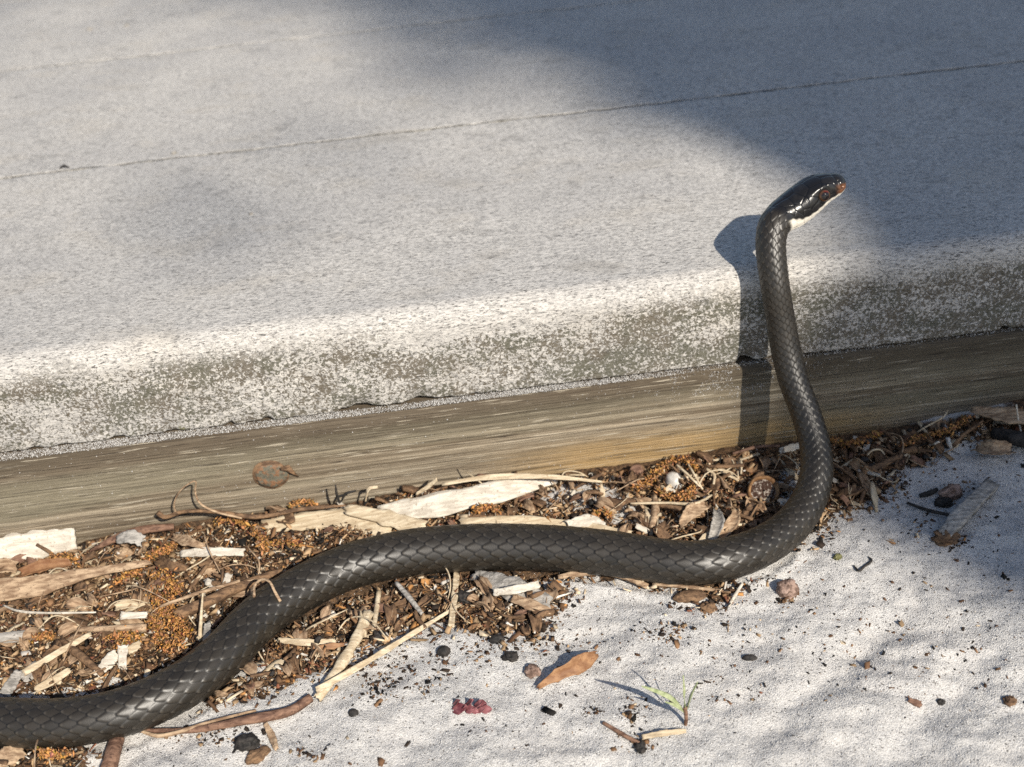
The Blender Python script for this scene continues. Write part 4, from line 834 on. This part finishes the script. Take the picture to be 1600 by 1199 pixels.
for cx_, cy_, sx_, sy_, n_ in ((1035, 992, 22, 6, 60), (1060, 982, 14, 4, 30), (835, 1002, 16, 8, 60), (860, 955, 14, 10, 70), (590, 1076, 22, 10, 80), (570, 1042, 20, 12, 70), (625, 1032, 16, 10, 50), (925, 1112, 10, 5, 25), (985, 1112, 10, 12, 50), (1000, 1162, 18, 10, 60), (1065, 945, 12, 6, 20), (1112, 952, 14, 8, 60), (1225, 938, 10, 5, 30), (360, 1150, 20, 10, 60), (480, 1176, 12, 8, 30), (430, 1062, 24, 12, 80), (300, 1150, 26, 8, 50), (1345, 782, 22, 12, 70), (1405, 765, 16, 14, 60), (1360, 745, 24, 16, 90), (1165, 905, 20, 8, 60), (1290, 830, 14, 10, 40), (1440, 820, 14, 10, 30), (1490, 850, 16, 6, 40), (1500, 760, 20, 10, 40), (700, 1040, 30, 14, 50), (760, 1010, 24, 10, 70), (650, 1070, 26, 14, 50), (1170, 1000, 30, 10, 20), (1330, 1000, 60, 40, 50), (1480, 1000, 60, 60, 60), (900, 1010, 40, 14, 40), (1130, 1080, 40, 30, 40)):
    clus.append(np.stack([rng.normal(cx_, sx_, n_), rng.normal(cy_, sy_, n_)], -1))
clus = np.vstack(clus); Pc_ = z_batch(clus, .0001); okc = clear(Pc_, .95); Pc_ = Pc_[okc]; m_ = len(Pc_)
Lc = rng.lognormal(math.log(.00042), .5, m_).clip(.0002, .0016)
X = np.concatenate([X, Pc_[:, 0]]); Y = np.concatenate([Y, Pc_[:, 1]]); Z = np.concatenate([Z, Pc_[:, 2]]); size = np.vstack([size, np.stack([Lc, Lc*rng.uniform(.3, .7, m_), Lc*rng.uniform(.15, .4, m_)], -1)])
cc = np.vstack([cc, np.clip(pal[rng.choice([0, 1, 2, 2, 6, 3], m_)]*rng.uniform(.5, 1.1, (m_, 1)), .008, .8)])
crumbs(np.stack([X, Y, Z], -1), size, cc, 'bark_crumbs', M_crumb, label='fine brown bark and leaf crumbs strewn over the sand', cat='litter', kind='stuff')
# sand grains
M_grain = mat_vc('quartz_grains', .35, .5, mottle=0)
NG = 150000
X = rng.uniform(-.20, .23, NG); Y = rng.uniform(-.19, -.006, NG); sm_ = soil_mask(X, Y); pp = to_px(np.stack([X, Y, 0*X], -1))
keep = (rng.uniform(0, 1, NG) > .86*sm_) & (pp[:, 0] > -60) & (pp[:, 0] < 1660) & (pp[:, 1] < 1260); X, Y = X[keep], Y[keep]; n = len(X)
tone = rng.choice([.74, .60, .45, .25, .06], n, p=[.28, .40, .22, .05, .05]); cc = tone[:, None]*np.array([1, .975, .94])
rad = rng.lognormal(math.log(.00013), .3, n).clip(.00006, .0003); P = np.stack([X, Y, ground(X, Y)+rad*.45], -1)
granules(P, cc, rad, 'sand_grains', M_grain, label='loose white quartz sand grains over the ground', cat='sand', kind='stuff')
# sand caught on the ledge of the beam and stuck to its face
n = 40000; X = rng.uniform(-.25, .26, n); fr = beam_front(X); wv = vnoise(X*40, X*0, 77)
Y = fr+.0008+(0.0005-fr)*rng.uniform(0, 1, n)*1.0; keep = rng.uniform(0, 1, n) < np.interp(X, [-.2, .03, .07, .25], [1, .9, .12, .05])*(.35+.95*wv); X, Y = X[keep], Y[keep]; n1_ = len(X)
Z = .0370+rng.uniform(0, .0007, n1_)*(wv[keep]+.3)
n = 1500; cx = at_y(1165, 600, -.003); X2 = rng.normal(cx[0]-.002, .017, n); Z2 = .037-np.abs(rng.normal(0, .009, n)); keep = (Z2 > .01) & (vnoise(X2*260, Z2*260, 4) > .42); X2, Z2 = X2[keep], Z2[keep]; Y2 = beam_front(X2)-.00005
n = 900; X3 = rng.uniform(-.22, .24, n); Z3 = rng.uniform(.002, .036, n); Y3 = beam_front(X3)
P = np.vstack([np.stack([X, Y, Z], -1), np.stack([X2, Y2, Z2], -1), np.stack([X3, Y3, Z3], -1)]); n = len(P)
cc = rng.choice([.68, .55, .42, .12], n, p=[.34, .4, .20, .06])[:, None]*np.array([1, .97, .93])
granules(P, cc, rng.lognormal(math.log(.00014), .3, n).clip(.00006, .00034), 'sand_dusting', M_grain, label='white sand lodged along the top ledge of the wooden beam', cat='sand', kind='stuff')

# ------------------------------------------------------------------ the tree that shades one end of the boards
E1 = np.cross(LD, [0, 0, 1]); E1 /= np.linalg.norm(E1); E2 = np.cross(E1, LD)
tree = obj('oak_tree', None, label='leaning oak tree with leafy boughs that shades the boards', cat='tree')
M_trunk = mat_plain('oak_bark', (.10, .08, .06), (.22, .18, .14), (12, 12, 4), .9, .1, .9)
M_leaf = mat_plain('oak_leaf', (.045, .075, .025), (.09, .13, .045), (20, 20, 20), .6, .3, .2)
D0, RT = 4.0, .26
def trunk_at(b, a): return a*E1+b*E2-(D0+.775*b)*LD
bs = np.concatenate([np.linspace(-1.95, -.2, 30, endpoint=False), np.linspace(-.2, .2, 60), np.linspace(.22, 1.5, 30)]); edge_a = np.interp(bs, [-1.95, -1.0, -.30, -.115, -.09, -.075, -.06, -.045, -.032, -.02, 0, .03, .06, .13, .30, .5, 1.5], [-.20, .06, .15, .150, .118, .094, .076, .078, .098, .122, .130, .136, .140, .158, .215, .27, .45])
rt_ = np.interp(bs, [-1.95, -1.75, -.4, 1.5], [.42, .30, RT, .17]); edge_a += .003*np.sin(bs*31)
A_ = np.arange(28)*2*math.pi/28; V = []
hx = np.array([E1[0], E1[1], 0]); hy = np.cross([0, 0, 1], hx)
for b, a, r in zip(bs, edge_a, rt_):
    c = trunk_at(b, a+r)
    for an in A_: V.append(c+(hx*math.cos(an)+hy*math.sin(an))*r*(1+.03*math.sin(5*an+b*2)*(an > .1)))
obj('trunk', mesh('trunk', np.array(V), grid_faces(120, 28, True)[:, ::-1].copy(), True), M_trunk, tree)
ctop = trunk_at(1.45, .40+.17); tips = []
for k in range(9):
    an = k*2.4; d = np.array([math.cos(an), math.sin(an), .55+.3*(k % 3)]); d /= np.linalg.norm(d); Lb = 1.0+.4*(k % 4)*.5
    pts = np.array([ctop-np.array([0, 0, .05*k]), ctop+d*Lb*.5+np.array([0, 0, .1]), ctop+d*Lb]); tips += [pts[1], pts[2]]
    V, F = tube_mesh(pts, (70, 45, 15), ns=8); obj('limb', mesh('limb', V, F, True), M_trunk, tree)
nl_ = 9000; ti = rng.integers(0, len(tips), nl_); c = np.array(tips)[ti]+rng.normal(0, .27, (nl_, 3)); c = c[c[:, 2] > 3.7]; n = len(c)
a1 = rng.normal(size=(n, 3)); a1 /= np.linalg.norm(a1, axis=1)[:, None]; a2 = np.cross(a1, rng.normal(size=(n, 3))); a2 /= np.linalg.norm(a2, axis=1)[:, None]
V = np.stack([c-a1*.04, c+a2*.018, c+a1*.04, c-a2*.018], 1).reshape(-1, 3)
obj('crown', mesh('crown', V, np.arange(len(V)).reshape(-1, 4)), M_leaf, tree)

nb2 = 16000; bb = rng.uniform(.115, 1.25, nb2); aa = rng.uniform(-.35, 1.0, nb2); eg = np.interp(bb, [.1, .13, .17, .3, .5, 1.25], [.150, .138, .130, .15, .19, .35])
pr_ = .95*smooth(-.045, .045, aa-eg)+.10*smooth(-.20, -.02, aa-eg)*smooth(.12, .25, bb)+.035*smooth(.30, .45, bb)
pr_ = pr_+.16*np.exp(-((aa+.10)/.035)**2-((bb-.155)/.030)**2); kp = rng.uniform(0, 1, nb2) < pr_*.85; aa, bb = aa[kp], bb[kp]; n = len(aa)
c = aa[:, None]*E1+bb[:, None]*E2-(rng.uniform(6.2, 7.6, n)+.3*bb)[:, None]*LD
a1 = rng.normal(size=(n, 3)); a1 /= np.linalg.norm(a1, axis=1)[:, None]; a2 = np.cross(a1, rng.normal(size=(n, 3))); a2 /= np.linalg.norm(a2, axis=1)[:, None]
V = np.stack([c-a1*.030, c+a2*.014, c+a1*.030, c-a2*.014], 1).reshape(-1, 3)
obj('bough_foliage', mesh('bough_foliage', V, np.arange(len(V)).reshape(-1, 4)), M_leaf, tree)
lo = trunk_at(1.3, .5); hi_ = .75*E1+1.0*E2-6.9*LD
V, F = tube_mesh(np.array([lo, (lo+hi_)/2+np.array([0, 0, .15]), hi_]), (60, 45, 25), ns=8); obj('limb', mesh('limb', V, F, True), M_trunk, tree)
